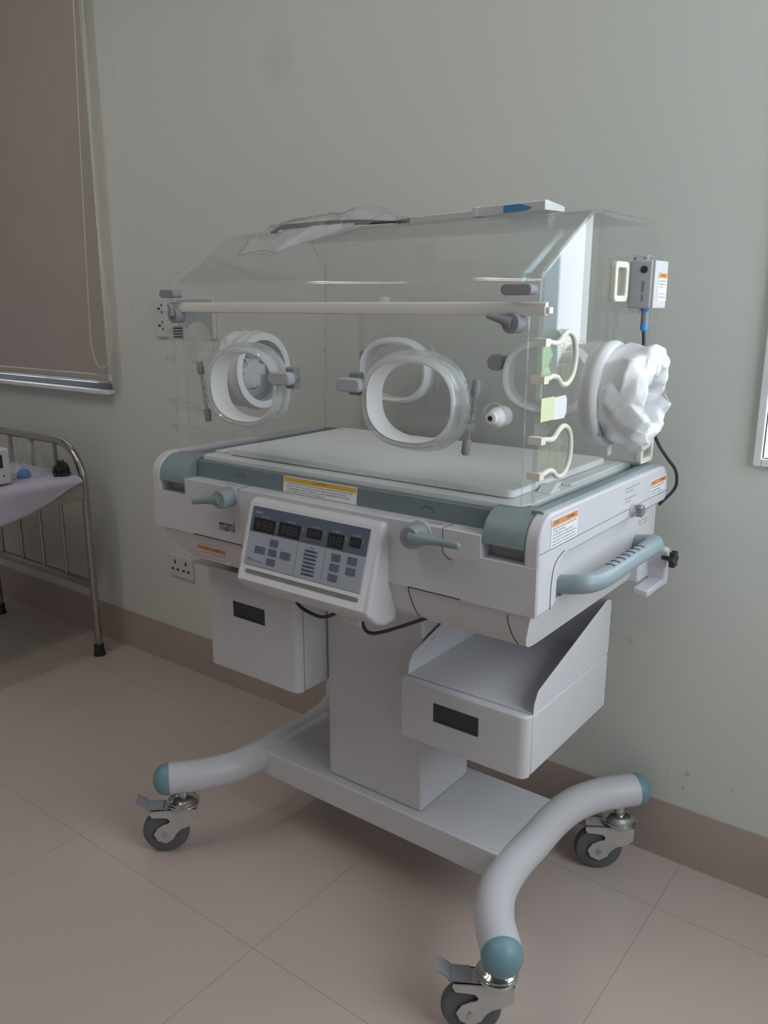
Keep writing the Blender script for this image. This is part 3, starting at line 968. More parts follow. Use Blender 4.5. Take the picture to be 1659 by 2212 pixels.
# --- front levers
def lever(cx_, cz_, tipx, tipz):
    b_ = B()
    lathe(b_, [(.026, 0), (.026, .002)], (cx_, -.0500, cz_), (0, -1, 0), 28)
    pl = obj('lever_plate', b_, M_white, inc, bev=.001)
    b_ = B()
    lathe(b_, [(.0205, .002), (.0205, .030), (.019, .034), (0, .034)], (cx_, -.050, cz_), (0, -1, 0), 28)
    p0, p1 = Vector((cx_, -.074, cz_)), Vector((tipx, -.078, tipz))
    pts = [p0.lerp(p1, k / 6) for k in range(7)]
    tube(b_, pts, [.015, .0135, .010, .0078, .0074, .0074, .0068], 14)
    bmesh.ops.create_uvsphere(b_, u_segments=12, v_segments=8, radius=.0068, matrix=Matrix.Translation(p1))
    return obj('tilt_lever', b_, M_teal, inc, bev=.0)
lever(-.2285, .9425, -.311, .9265)
lever(.2555, .9445, .351, .9475)

# --- console
CT = Vector((0, -.07, .942))
CS = Vector((0, -.034, -.112)).normalized()           # down the face
CN = Vector((0, -.95688, .29048))                      # out of the face
CUX = Vector((1, 0, 0)); CUP = -CS
def cpt(u, w, d=0.0): return CT + CUX * u + CS * w + CN * d
hp = []
for (w, d) in ((-.012, -.004), (-.006, 0.0), (.150, 0.0), (.158, -.004)):
    p = cpt(0, w, d - .0006); hp.append((p.y, p.z))
hp += [(-.101, .782), (-.083, .766), (-.056, .755), (-.02, .757), (-.02, .955), (-.058, .955)]
cons = obj('control_console', prism(B(), hp, 'x', -.1555, .1865), M_white, inc, bev=.010, seg=4)
def cplate(u0, u1, w0, w1, d0, t):
    return plate(B(), cpt(0, 0), CUX, CS, CN, u0, u1, w0, w1, t, d0)
mem = obj('membrane', cplate(-.1365, .1625, .0, .1175, -.0002, .0012), M_mem, cons, smooth=False)
obj('display_band', cplate(-.1365, .1625, .0, .0508, .0008, .0006), M_memdk, cons, smooth=False)
t_w, t_k, t_b = B(), B(), B()
for (u0, u1, w0, w1, dg_) in ((-.1274, -.0688, .0222, .0489, 3), (-.0585, -.0018, .0213, .0484, 3), (.0151, .0527, .0213, .0395, 3), (.0684, .1071, .0212, .0478, 2), (.1209, .1469, .0207, .0385, 2)):
    scn = obj('display_window', cplate(u0, u1, w0, w1, .0014, .0006), M_lcd, cons, smooth=False)
    t = B()
    text_into(t, '8' * dg_, cpt(u0 + (u1 - u0) * .12, w1 - (w1 - w0) * .18), CUX, CUP, CN, (u1 - u0) * .76, (w1 - w0) * .64, off=.0022)
    obj('digits', t, M_seg, scn, smooth=False) if False else obj('digits', t, M_seg, cons, smooth=False)
def ctext(bm_, s_, u0, u1, w0, w1, off=.0016): text_into(bm_, s_, cpt(u0, w1), CUX, CUP, CN, u1 - u0, w1 - w0, off=off)
def wtext(*a):
    t_ = B(); ctext(t_, *a); obj('white_lettering', t_, M_inkwhite, cons, smooth=False)
wtext('mami', -.127, -.108, .0075, .0138)
wtext('AIR TEMP', -.1090, -.0875, .0172, .0197)
wtext('SKIN TEMP', -.0405, -.0170, .0166, .0191)
wtext('SETTING', .0250, .0440, .0160, .0185)
wtext('HUMIDITY', .0770, .0985, .0158, .0183)
wtext('SETTING', .1250, .1440, .0152, .0177)
for u, w in ((-.0665, .0275), (.0005, .0270), (.0550, .0265)):
    wtext('\u00b0C', u, u + .0062, w - .0035, w + .0020)
wtext('%', .1092, .1140, .0230, .0285); wtext('%', .1484, .1528, .0230, .0285)
for (u0, w0, u1, w1) in ((-.1125, .0778, -.0845, .0918), (-.0746, .0587, -.0526, .0727), (-.0752, .0780, -.0532, .0917), (-.0756, .0970, -.0534, .1107), (-.0428, .0773, -.0155, .0917),
                         (.0844, .0580, .1063, .0720), (.0842, .0770, .1063, .0908), (.0842, .0961, .1064, .1099), (.1228, .0574, .1448, .0714), (.1229, .0768, .1450, .0908)):
    b_ = B()
    pr = rrect(u0, u1, w0, w1, .0022, 3)
    va = [b_.verts.new(cpt(u, w, .0008)) for u, w in pr]; vb = [b_.verts.new(cpt(u, w, .0019)) for u, w in pr]
    b_.faces.new(va); b_.faces.new(vb[::-1])
    for i in range(len(pr)):
        j = (i + 1) % len(pr); b_.faces.new((va[i], va[j], vb[j], vb[i]))
    obj('key_button', b_, M_btn, cons, smooth=False)
for (s_, u0, w0, u1, w1) in (('AIR', -.1125, .0778, -.0845, .0918), ('SET', -.0746, .0587, -.0526, .0727), ('UP', -.0752, .0780, -.0532, .0917), ('DN', -.0756, .0970, -.0534, .1107), ('SKIN', -.0428, .0773, -.0155, .0917),
                             ('SET', .0844, .0580, .1063, .0720), ('UP', .0842, .0770, .1063, .0908), ('DN', .0842, .0961, .1064, .1099)):
    uc, wc = (u0 + u1) / 2, (w0 + w1) / 2
    k = .0016 * len(s_)
    plate(t_k, cpt(0, 0), CUX, CS, CN, u0 + .0015, u0 + .003, w0 + .0015, w0 + .003, .0003, .0019)
    ctext(t_k, s_ if s_ in ('SET', 'AIR', 'SKIN') else '\u2022', uc - (k if s_ in ('SET', 'AIR', 'SKIN') else .001), uc + (k if s_ in ('SET', 'AIR', 'SKIN') else .001), wc - .001, wc + .001, off=.0021)
for i in range(7):
    w = .0645 + i * .00742
    b_ = B()
    pr = rrect(.0170, .0496, w - .0021, w + .0021, .002, 4)
    va = [b_.verts.new(cpt(u, q, .0008)) for u, q in pr]; vb = [b_.verts.new(cpt(u, q, .0016)) for u, q in pr]
    b_.faces.new(va); b_.faces.new(vb[::-1])
    for k in range(len(pr)):
        j = (k + 1) % len(pr); b_.faces.new((va[k], va[j], vb[j], vb[k]))
    obj('alarm_lamp', b_, M_memdk, cons, smooth=False)
    plate(t_k, cpt(0, 0), CUX, CS, CN, .0190, .0208, w - .0009, w + .0009, .0003, .0016)
    plate(t_k, cpt(0, 0), CUX, CS, CN, .026, .043, w - .0006, w + .0006, .0002, .0016)
ctext(t_k, 'ALARM', .0262, .0412, .0570, .0592)
for k in range(5):
    u = .0168 + k * .0072
    plate(t_k, cpt(0, 0), CUX, CS, CN, u, u + .0042, .0455, .0468, .0003, .0014)
for u in (-.0016, .0680):
    plate(t_k, cpt(0, 0), CUX, CS, CN, u - .00025, u + .00025, .053, .112, .0002, .0010)
obj('dark_lettering', t_k, M_ink, cons, smooth=False)
ctext(t_b, 'jw', -.1284, -.1160, .1020, .1100)
ctext(t_b, 'BioScience', -.1125, -.0845, .1062, .1092)
obj('maker_lettering', t_b, M_inkblue, cons, smooth=False)
# groove strip with instruction lettering under the membrane
b_ = B()
pr = rrect(-.1300, .1615, .1268, .1348, .0038, 4)
va = [b_.verts.new(cpt(u, q, -.0004)) for u, q in pr]; vb = [b_.verts.new(cpt(u, q, .0006)) for u, q in pr]
b_.faces.new(va); b_.faces.new(vb[::-1])
for k in range(len(pr)):
    j = (k + 1) % len(pr); b_.faces.new((va[k], va[j], vb[j], vb[k]))
obj('instruction_strip', b_, plain('strip_khaki', (0.27, 0.265, 0.245), .5), cons, smooth=False)
t = B()
for (s_, u0, u1) in (('jw  Premature baby should only be placed inside with the', -.126, -.042), ('jw  incubator when temperature and oxygen are set', -.034, .062), ('jw  by trained nursing staff', .070, .150)):
    ctext(t, s_, u0, u1, .1288, .1328, off=.0008)
obj('strip_lettering', t, M_inkgrey, cons, smooth=False)
# little plate hanging below the console
nb = obj('notice_plate', box(.081, .131, -.062, -.060, .742, .769), M_label, cons, smooth=False)
t = B()
for i, s_ in enumerate(('WARNING : Grounding reliability', 'connect only to hospital', 'grade outlet and service', 'by trained staff')):
    text_into(t, s_, (.0835, -.0622, .7565 - i * .0040), (1, 0, 0), (0, 0, 1), (0, -1, 0), .042 - .004 * (i % 2), .0024)
obj('notice_lettering', t, M_ink, cons, smooth=False)

# cables looping below the console
for pts in ([(-.086, -.03, .760), (-.084, -.02, .746), (-.062, -.02, .725), (-.012, -.02, .7165), (.022, -.02, .728), (.045, -.02, .748), (.05, -.02, .765)],
            [(.098, -.03, .765), (.098, -.02, .747), (.104, -.02, .723), (.121, -.02, .714), (.16, -.02, .728), (.249, -.02, .775), (.28, -.0, .79)]):
    b_ = B(); tube(b_, smoothpath(pts, 8), .0036, 10); obj('console_cable', b_, M_cable, inc)

# --- stickers
sticker(inc, 'caution_label', (-.109, -.0142, .9645), (1, 0, 0), (0, .104, .9945), (0, -.9945, .104), .1925, .0335, M_yellow, .32,
        [(.40, '\u26a0CAUTION', .2)],
        [('Humidity air circulation will not be possible if the incubator is operated without the inner wall installed.', .90),
         ('Be certain to install the inner wall on the inside of the HOOD before operating the incubator.', .82),
         ('\uc778\ud050\ubca0\uc774\ud130\ub97c \uc0ac\uc6a9\ud558\uae30 \uc804\uc5d0 \ubc18\ub4dc\uc2dc \ub0b4\ubd80 \ubcbd\uc744 \uc7a5\ucc29\ud558\uc5ec \uc8fc\uc2ed\uc2dc\uc624.', .86),
         ('\uacf5\uae30 \uc21c\ud658\uc774 \ub418\uc9c0 \uc54a\uc744 \uc218 \uc788\uc2b5\ub2c8\ub2e4.', .55)])
sticker(inc, 'warning_label', (.4862, -.010, .9495), (0, 1, 0), (0, 0, 1), (1, 0, 0), .101, .0490, M_orange, .27,
        [(.06, '\u26a0\uacbd\uace0', .2), (.52, '\u26a0WARNING', .34)],
        [('\uc55e\ubb38\uc744 \uc5f4\uace0 \ub2eb\uc744 \ub54c \uc190\uac00\ub77d\uc774 \ub07c\uc5b4 \ub2e4\uce60', .88), ('\uc218 \uc788\uc73c\ub2c8 \uc8fc\uc758\ud558\uc5ec', .45), ('\uc870\uc791\ud558\uc5ec \uc8fc\uc2ed\uc2dc\uc624.', .8),
         ('When operating the hood and front door, your', .9), ('hand or finger can be damaged by making it', .88), ('between these parts. For safety, operate slowly.', .9)])
sticker(inc, 'warning_label', (.4862, .449, .950), (0, 1, 0), (0, 0, 1), (1, 0, 0), .093, .0345, M_orange, .34,
        [(.08, '\u26a0\uacbd\uace0', .22), (.55, '\u26a0WARNING', .34)],
        [('Do not lean on or push the hood', .8), ('while an infant is inside', .55), ('the incubator compartment.', .75)])
a_ = Vector((0, belly_y(.818) - .0006, .818)); b2 = Vector((0, belly_y(.778) - .0006, .778))
sv = (a_ - b2).normalized(); sn = Vector((1, 0, 0)).cross(sv)
if sn.y > 0: sn = -sn
sticker(inc, 'warning_label', b2 + Vector((-.362, -.0008, 0)), (1, 0, 0), sv, sn, .100, (a_ - b2).length * .98, M_orange, .36,
        [(.25, '\u26a0\uacbd\uace0', .18), (.55, '\u26a0WARNING', .3)],
        [('\uc0b0\uc18c \uc0ac\uc6a9\uc2dc \ud654\uc7ac\uc758 \uc704\ud5d8\uc774 \uc788\uc2b5\ub2c8\ub2e4', .86), ('Do not use oil or grease with oxygen equipment', .9), ('Keep away from flame when oxygen is in use', .82)])
# grey printing on the right cover and end
t = B()
for i, (s_, w_) in enumerate((('Turn the lock knob to slide', .075), ('the tray out', .042), ('', 0), ('\ud2b8\ub808\uc774 \uc7a0\uae08 \uc190\uc7a1\uc774', .06), ('\uc8fc\uc758\uc0ac\ud56d', .03))):
    if s_: text_into(t, s_, (.4862, .31, .990 - i * .0068), (0, 1, 0), (0, 0, 1), (1, 0, 0), w_, .0036)
for i, (s_, w_) in enumerate((('Ventilation filter cover', .06), ('replace every month', .05), ('', 0), ('keep closed', .045), ('in use at all times', .05))):
    if s_: text_into(t, s_, (.4702, .44, .915 - i * .0066), (0, 1, 0), (0, 0, 1), (1, 0, 0), w_, .0036)
obj('printed_notes', t, M_inkgrey, inc, smooth=False)

# --- side handle, tray knob, rear clamp
hp_ = smoothpath([(.466, .070, .8625), (.492, .069, .868), (.510, .073, .8715), (.520, .088, .872), (.528, .120, .873), (.528, .20, .873), (.528, .30, .873), (.526, .376, .871), (.516, .408, .867), (.500, .427, .860), (.466, .432, .853)], 8)
b_ = B(); tube(b_, hp_, .0175, 20)
hd = obj('push_handle', b_, M_blueh, inc, ang=60)
for k in range(7):
    y = .15 + k * .024
    gr = B()
    tube(gr, [(.528 - .0172 * math.cos(a), y, .873 + .0172 * math.sin(a)) for a in [PI / 2 - .5 + .2 * q for q in range(6)]], .0016, 6)
    obj('grip_rib', gr, M_black, hd)
b_ = B(); lathe(b_, [(.0125, 0), (.0125, .020), (.011, .0225), (0, .0225)], (.4855, .354, .943), (1, 0, 0), 24)
kn = obj('tray_knob', b_, M_chrome, inc)
b_ = B(); lathe(b_, [(.016, 0), (.016, .003), (0, .003)], (.4855, .354, .943), (1, 0, 0), 24); obj('knob_collar', b_, M_white, kn)
cl = B()
prism(cl, rrect(.470, .512, .742, .828, .008), 'y', .512, .535)
bx(cl, .40, .475, .45, .53, .76, .80)
bx(cl, .474, .509, .42, .530, .7435, .759)
clm = obj('pole_clamp', cl, M_white, inc, bev=.004)
b_ = B()
tube(b_, [(.505, .50, .812), (.526, .50, .812)], .005, 10)
kb = []
for k in range(36):
    a = 2 * PI * k / 36
    kb.append((.50 + (.0165 + .003 * math.cos(6 * a)) * math.cos(a), .812 + (.0165 + .003 * math.cos(6 * a)) * math.sin(a)))
prism(b_, kb, 'x', .524, .536)
obj('clamp_knob', b_, M_black, clm, bev=.002)

# ------------------------------------------------------------------ hood
HL, HR, TH = -.45, .45, .006
endp = [(.0, 1.004), (.0, 1.376), (.003, 1.385), (.010, 1.392), (.178, 1.4885), (.186, 1.4915), (.194, 1.4925), (.448, 1.4925), (.456, 1.4905), (.462, 1.486), (.512, 1.432), (.515, 1.426), (.504, 1.004)]
def endwall(x0, x1):
    b_ = B(); prism(b_, endp, 'x', x0, x1, side_mat=1)
    return b_
obj('hood_end_wall', endwall(HR - .008, HR), [M_acr, M_acredge], inc, smooth=False)
obj('hood_end_wall', endwall(HL, HL + .008), [M_acr, M_acredge], inc, smooth=False)
# bent canopy: front above the rail, slope, top, back slope, back wall (section in y,z)
def offset_poly(P, t):
    out = []
    for i, p in enumerate(P):
        a = Vector(P[max(0, i - 1)]); c = Vector(P[min(len(P) - 1, i + 1)])
        d = (c - a).normalized()
        out.append((p[0] + d.y * t, p[1] - d.x * t))
    return out
cen = [(.0005, 1.332), (.0005, 1.362)] + arc(.022, 1.3655, .0215, 176, 122, 7) + arc(.194, 1.465, .026, 120, 92, 5) + arc(.446, 1.465, .026, 90, 52, 5) + arc(.494, 1.424, .020, 40, 2, 5) + [(.5055, 1.10), (.5035, 1.005)]
inn = offset_poly(cen, .005)
can = B()
X0c, X1c = HL + .0085, HR - .0085
va = [[can.verts.new((x, y, z)) for (y, z) in cen] for x in (X0c, X1c)]
vi = [[can.verts.new((x, y, z)) for (y, z) in inn] for x in (X0c, X1c)]
n = len(cen)
for i in range(n - 1):
    can.faces.new((va[0][i], va[1][i], va[1][i + 1], va[0][i + 1]))
    can.faces.new((vi[0][i], vi[0][i + 1], vi[1][i + 1], vi[1][i]))
    for s in (0, 1):
        f = can.faces.new((va[s][i], va[s][i + 1], vi[s][i + 1], vi[s][i])); f.material_index = 1
for i in (0, n - 1):
    f = can.faces.new((va[0][i], va[1][i], vi[1][i], vi[0][i])); f.material_index = 1
obj('hood_canopy', can, [M_acr, M_acredge], inc, ang=40)
# corner gusset glued under the slope at each end
def gusset(x0, x1):
    b_ = B()
    for (p, q) in (((.012, 1.380), (.150, 1.459)),):
        a = Vector((0, p[0], p[1])); c = Vector((0, q[0], q[1]))
        d = (c - a).normalized(); nn = Vector((0, d.z, -d.y))
        ps = [a, c, c + nn * .010, a + nn * .010]
        prism(b_, [(v.y, v.z) for v in ps], 'x', x0, x1)
    return b_
obj('hood_gusset', gusset(.398, .403), M_acredge, inc, smooth=False)
gb = B(); bx(gb, .398, HR - .0085, .007, .012, 1.378, 1.384); obj('hood_gusset', gb, M_acredge, inc, smooth=False)

# front access door with its two ports
PORTS = [(-.205, 1.1725), (.2115, 1.1705)]
def sheet_with_holes(x0, x1, z0, z1, y0, y1, holes, a, b, mats=True):
    """flat sheet in the xz plane with oval holes, built in columns"""
    b_ = B()
    N_ = 56
    xs = sorted(holes)
    cuts = [x0] + [(xs[i][0] + xs[i + 1][0]) / 2 for i in range(len(xs) - 1)] + [x1]
    for i, (cx_, cz_) in enumerate(xs):
        l, r = cuts[i], cuts[i + 1]
        ov = oval(a, b, 2.4, N_)
        outer = []
        for (p, q) in ov:
            # walk the ray out to the rectangle
            kx = ((r - cx_) / p) if p > 1e-9 else (((l - cx_) / p) if p < -1e-9 else 1e9)
            kz = ((z1 - cz_) / q) if q > 1e-9 else (((z0 - cz_) / q) if q < -1e-9 else 1e9)
            k = min(kx, kz)
            outer.append((cx_ + p * k, cz_ + q * k))
        # snap nearest samples to the corners
        for (ux, uz) in ((l, z0), (l, z1), (r, z0), (r, z1)):
            j = min(range(N_), key=lambda t: (outer[t][0] - ux) ** 2 + (outer[t][1] - uz) ** 2)
            outer[j] = (ux, uz)
        inner = [(cx_ + p, cz_ + q) for (p, q) in ov]
        rings = {}
        for y in (y0, y1):
            rings[y] = ([b_.verts.new((p[0], y, p[1])) for p in outer], [b_.verts.new((p[0], y, p[1])) for p in inner])
        for k in range(N_):
            j = (k + 1) % N_
            for y in (y0, y1):
                o_, n_ = rings[y]
                b_.faces.new((o_[k], o_[j], n_[j], n_[k]))
            f = b_.faces.new((rings[y0][1][k], rings[y0][1][j], rings[y1][1][j], rings[y1][1][k])); f.material_index = 1
            p, q = outer[k], outer[j]
            inside_cut = (abs(p[0] - q[0]) < 1e-6 and l < p[0] < r) or (abs(p[0] - q[0]) < 1e-6 and ((abs(p[0] - l) < 1e-6 and i > 0) or (abs(p[0] - r) < 1e-6 and i < len(xs) - 1)))
            if not inside_cut:
                f = b_.faces.new((rings[y0][0][k], rings[y1][0][k], rings[y1][0][j], rings[y0][0][j])); f.material_index = 1
    bmesh.ops.remove_doubles(b_, verts=b_.verts, dist=1e-6)
    return b_
obj('front_door', sheet_with_holes(-.421, .424, 1.0075, 1.330, -.0005, .0055, PORTS, .0965, .0755), [M_acr, M_acredge], inc, smooth=False)

def front_port(cx_, cz_, latch_left, tilt):
    # white cuff ring through the door
    b_ = B()
    ovalring(b_, (cx_, 0, cz_), 'y', .0935, .0735, [(-.006, -.026), (-.003, -.030), (.0, -.027), (.0, .004), (.003, .012), (.001, .016), (-.004, .016), (-.0075, .012)])
    port = obj('access_port', b_, M_gasket, inc, ang=50)
    # clear door rim in front, and the clear flange against the sheet
    b_ = B()
    ovalring(b_, (cx_, 0, cz_), 'y', .0935, .0735, [(-.001, -.031), (.003, -.0355), (.007, -.032), (.008, -.018), (.007, -.013), (.002, -.013)])
    obj('door_rim', b_, M_acrthick, port, ang=50)
    b_ = B()
    ovalring(b_, (cx_, 0, cz_), 'y', .0935, .0735, [(.004, -.006), (.0145, -.007), (.0155, -.001), (.004, -.001)])
    obj('port_flange', b_, M_acrthick, port, ang=50)
    s = -1 if latch_left else 1
    # latch
    lx, lz = cx_ + s * .128, cz_ + .024
    b_ = B()
    prism(b_, [(p[0], p[1]) for p in rrect(min(lx - s * .034, lx + s * .022), max(lx - s * .034, lx + s * .022), lz - .0125, lz + .0125, .010, 6)], 'y', -.046, -.026)
    la = obj('port_latch', b_, M_grey2, port, bev=.003)
    b_ = B()
    lathe(b_, [(.0125, 0), (.0125, .026)], (lx + s * .002, -.001, lz), (0, -1, 0), 20)
    bx(b_, lx - .012, lx + .012, -.020, -.002, lz - .021, lz + .021)
    obj('latch_block', b_, M_grey, port, bev=.003)
    # hinge on the other side: chrome pin between two grey caps
    hx = cx_ - s * .124
    dx = .014 * (1 if s < 0 else -1)
    p0, p1 = Vector((hx + dx * .6, -.020, cz_ + .036)), Vector((hx - dx * .6, -.020, cz_ - .072))
    b_ = B(); tube(b_, [p0, p1], .0033, 12); obj('hinge_pin', b_, M_chrome, port)
    for (q, w_) in ((p0, p0 - p1), (p1, p1 - p0)):
        d = w_.normalized()
        b_ = B()
        tube(b_, [q - d * .018, q - d * .012, q + d * .006, q + d * .0095], [.0062, .0076, .0072, .005], 14)
        obj('hinge_cap', b_, M_grey, port)
    b_ = B()
    mid = (p0 + p1) / 2
    for k in range(3):
        zc = mid.z + (k - 1) * .016
        bx(b_, min(mid.x, mid.x + s * .016), max(mid.x, mid.x + s * .016), -.026, -.006, zc - .006, zc + .006)
    obj('hinge_knuckles', b_, M_acrthick, port, bev=.0015)
front_port(PORTS[0][0], PORTS[0][1], False, 0)
front_port(PORTS[1][0], PORTS[1][1], True, 0)

# ports in the back wall
def back_port(cx_, cz_):
    b_ = B()
    ovalring(b_, (cx_, .508, cz_), 'y', .102, .074, [(-.006, -.018), (.0, -.020), (.004, -.016), (.010, -.004), (.010, .004), (.004, .022), (-.006, .022)])
    p = obj('access_port', b_, M_gasket, inc, ang=50)
    b_ = B()
    ovalring(b_, (cx_, .530, cz_), 'y', .102, .074, [(-.002, .0), (.014, .0), (.016, .006), (-.002, .006)])
    obj('door_rim', b_, M_acrthick, p, ang=50)
    for s in (-1, 1):
        b_ = B(); tube(b_, [(cx_ + s * .121, .523, cz_ + .018), (cx_ + s * .119, .523, cz_ + .044)], [.006, .0075], 12); obj('hinge_cap', b_, M_grey, p)
back_port(-.2085, 1.172); back_port(.214, 1.176)
b_ = B(); lathe(b_, [(.019, -.010), (.019, .012), (.012, .016), (0, .016)], (.084, .506, 1.205), (0, 1, 0), 24); obj('wall_grommet', b_, M_grey, inc)
b_ = B(); lathe(b_, [(.009, -.010), (.009, .012)], (-.24, .503, 1.345), (0, 1, 0), 18); obj('wall_grommet', b_, M_gasket, inc)

# cream rail across the front
b_ = B(); prism(b_, [(-.012, 1.319), (-.013, 1.329), (-.010, 1.339), (-.0008, 1.340), (-.0008, 1.318)], 'x', -.457, .458)
rail = obj('hood_rail', b_, M_bar, inc, bev=.0015)
b_ = B(); bx(b_, .458, .464, -.010, .004, 1.322, 1.332); bx(b_, -.462, -.457, -.010, .004, 1.322, 1.338); obj('rail_end', b_, M_cream, rail, bev=.001)

# latches at both upper corners of the front door
def corner_latch(kx0, kx1, kz, hx, hz, tipx, tipz):
    b_ = B()
    prism(b_, rrect(kx0, kx1, kz - .0085, kz + .0085, .0084, 8), 'y', -.026, -.0006)
    k = obj('door_latch', b_, M_grey, inc, bev=.0015)
    b_ = B()
    lathe(b_, [(.0165, 0), (.0165, .022), (.015, .024), (0, .024)], (hx, -.0012, hz), (0, -1, 0), 26)
    p0, p1 = Vector((hx, -.020, hz)), Vector((tipx, -.028, tipz))
    tube(b_, [p0.lerp(p1, q / 4) for q in range(5)], [.011, .009, .0065, .006, .005], 12)
    obj('latch_lever', b_, M_grey, k)
corner_latch(.386, .440, 1.3585, .405, 1.3075, .366, 1.3195)
corner_latch(-.452, -.405, 1.3575, -.413, 1.313, -.418, 1.337)
b_ = B(); prism(b_, rrect(-.442, -.404, 1.262, 1.290, .003), 'y', -.004, -.0008)
vt = obj('vent_block', b_, M_grey2, inc, bev=.001)
b_ = B()
for k in range(4): bx(b_, -.438, -.409, -.0046, -.0038, 1.266 + k * .006, 1.268 + k * .006)
obj('vent_slots', b_, M_black, vt, smooth=False)

# white tube grommet in the front door
b_ = B()
lathe(b_, [(.0, .018), (.015, .018), (.0165, .015), (.0165, -.012), (.012, -.020), (.010, -.022), (.010, -.030), (.0045, -.031), (.004, -.018), (0, -.018)], (.376, .004, 1.1555), (0, 1, 0), 28)
gm = obj('tube_grommet', b_, M_gasket, inc, ang=40)
b_ = B(); lathe(b_, [(.0205, 0), (.0225, -.002), (.0225, -.004), (.0205, -.005)], (.371, -.0005, 1.157), (0, 1, 0), 28, closed=True); obj('grommet_flange', b_, M_acrthick, gm)
b_ = B(); lathe(b_, [(.004, 0), (.004, .001), (0, .001)], (.376, -.0262, 1.1555), (0, -1, 0), 14); obj('grommet_hole', b_, M_black, gm)

# cream tubing loops at the front edge of each end wall
def loop(x, s, zc):
    sh_ = [(-.008, .031), (.012, .030), (.030, .0275), (.045, .0285), (.060, .038), (.078, .0445), (.096, .040), (.108, .027), (.113, .004), (.109, -.018), (.098, -.033), (.080, -.041), (.062, -.038), (.048, -.028), (.030, -.0245), (.012, -.027), (-.008, -.028)]
    pts = smoothpath([(x + s * .006, y, zc + z) for (y, z) in sh_], 4)
    b_ = B(); tube(b_, pts, .0046, 10)
    bx(b_, min(x - s * .012, x + s * .012), max(x - s * .012, x + s * .012), -.012, .004, zc + .024, zc + .036)
    bx(b_, min(x - s * .012, x + s * .012), max(x - s * .012, x + s * .012), -.012, .004, zc - .034, zc - .022)
    lp = obj('tubing_port', b_, M_cream if s > 0 else M_creamhaze, inc, ang=50)
    b_ = B(); prism(b_, [(p.y, p.z) for p in pts], 'x', x + s * .004, x + s * .0055)
    obj('tubing_membrane', b_, M_creamclear if s > 0 else M_creamhaze, lp, smooth=False)
    b_ = B()
    for yy in (.035, .066): bx(b_, min(x + s * .0055, x + s * .0075), max(x + s * .0055, x + s * .0075), yy - .0005, yy + .0005, zc - .026, zc + .028)
    for zz in (-.008, .012): bx(b_, min(x + s * .0055, x + s * .0075), max(x + s * .0055, x + s * .0075), .002, .104, zc + zz - .0005, zc + zz + .0005)
    obj('membrane_ribs', b_, M_creamhaze, lp, smooth=False)
for x, s in ((HR, 1), (HL, -1)):
    loop(x, s, 1.2485); loop(x, s, 1.0935)

# cream rectangular grommets on the right end wall
def rect_grommet(yc, zc, w, h):
    b_ = B()
    o_ = rrect(yc - w / 2, yc + w / 2, zc - h / 2, zc + h / 2, .010, 5)
    i_ = rrect(yc - w / 2 + .011, yc + w / 2 - .011, zc - h / 2 + .011, zc + h / 2 - .011, .004, 5)
    A = [[b_.verts.new((HR + x, p[0], p[1])) for p in o_] for x in (.0005, .012)]
    I = [[b_.verts.new((HR + x, p[0], p[1])) for p in i_] for x in (.0005, .012)]
    n_ = len(o_)
    for k in range(n_):
        j = (k + 1) % n_
        b_.faces.new((A[0][k], A[0][j], A[1][j], A[1][k]))
        b_.faces.new((I[0][k], I[1][k], I[1][j], I[0][j]))
        b_.faces.new((A[1][k], A[1][j], I[1][j], I[1][k]))
        b_.faces.new((A[0][k], I[0][k], I[0][j], A[0][j]))
    g_ = obj('cable_grommet', b_, M_cream, inc, bev=.002)
    obj('grommet_web', box(HR + .001, HR + .005, yc - w / 2 + .010, yc + w / 2 - .010, zc - h / 2 + .010, zc + h / 2 - .010), M_creamclear, g_, smooth=False)
rect_grommet(.281, 1.3755, .062, .070)
rect_grommet(.484, 1.044, .070, .058)

# two-tone note stuck on the right end wall
nt_ = B(); prism(nt_, [(.050, 1.151), (.090, 1.150), (.098, 1.158), (.098, 1.182), (.092, 1.1885), (.050, 1.188)], 'x', HR + .0003, HR + .0016)
ns = obj('side_note', nt_, M_label, inc, smooth=False)
obj('note_tab', box(HR + .0003, HR + .0016, .003, .0498, 1.152, 1.190), plain('pale_lime', (0.72, 0.77, 0.48), .5), ns, smooth=False)

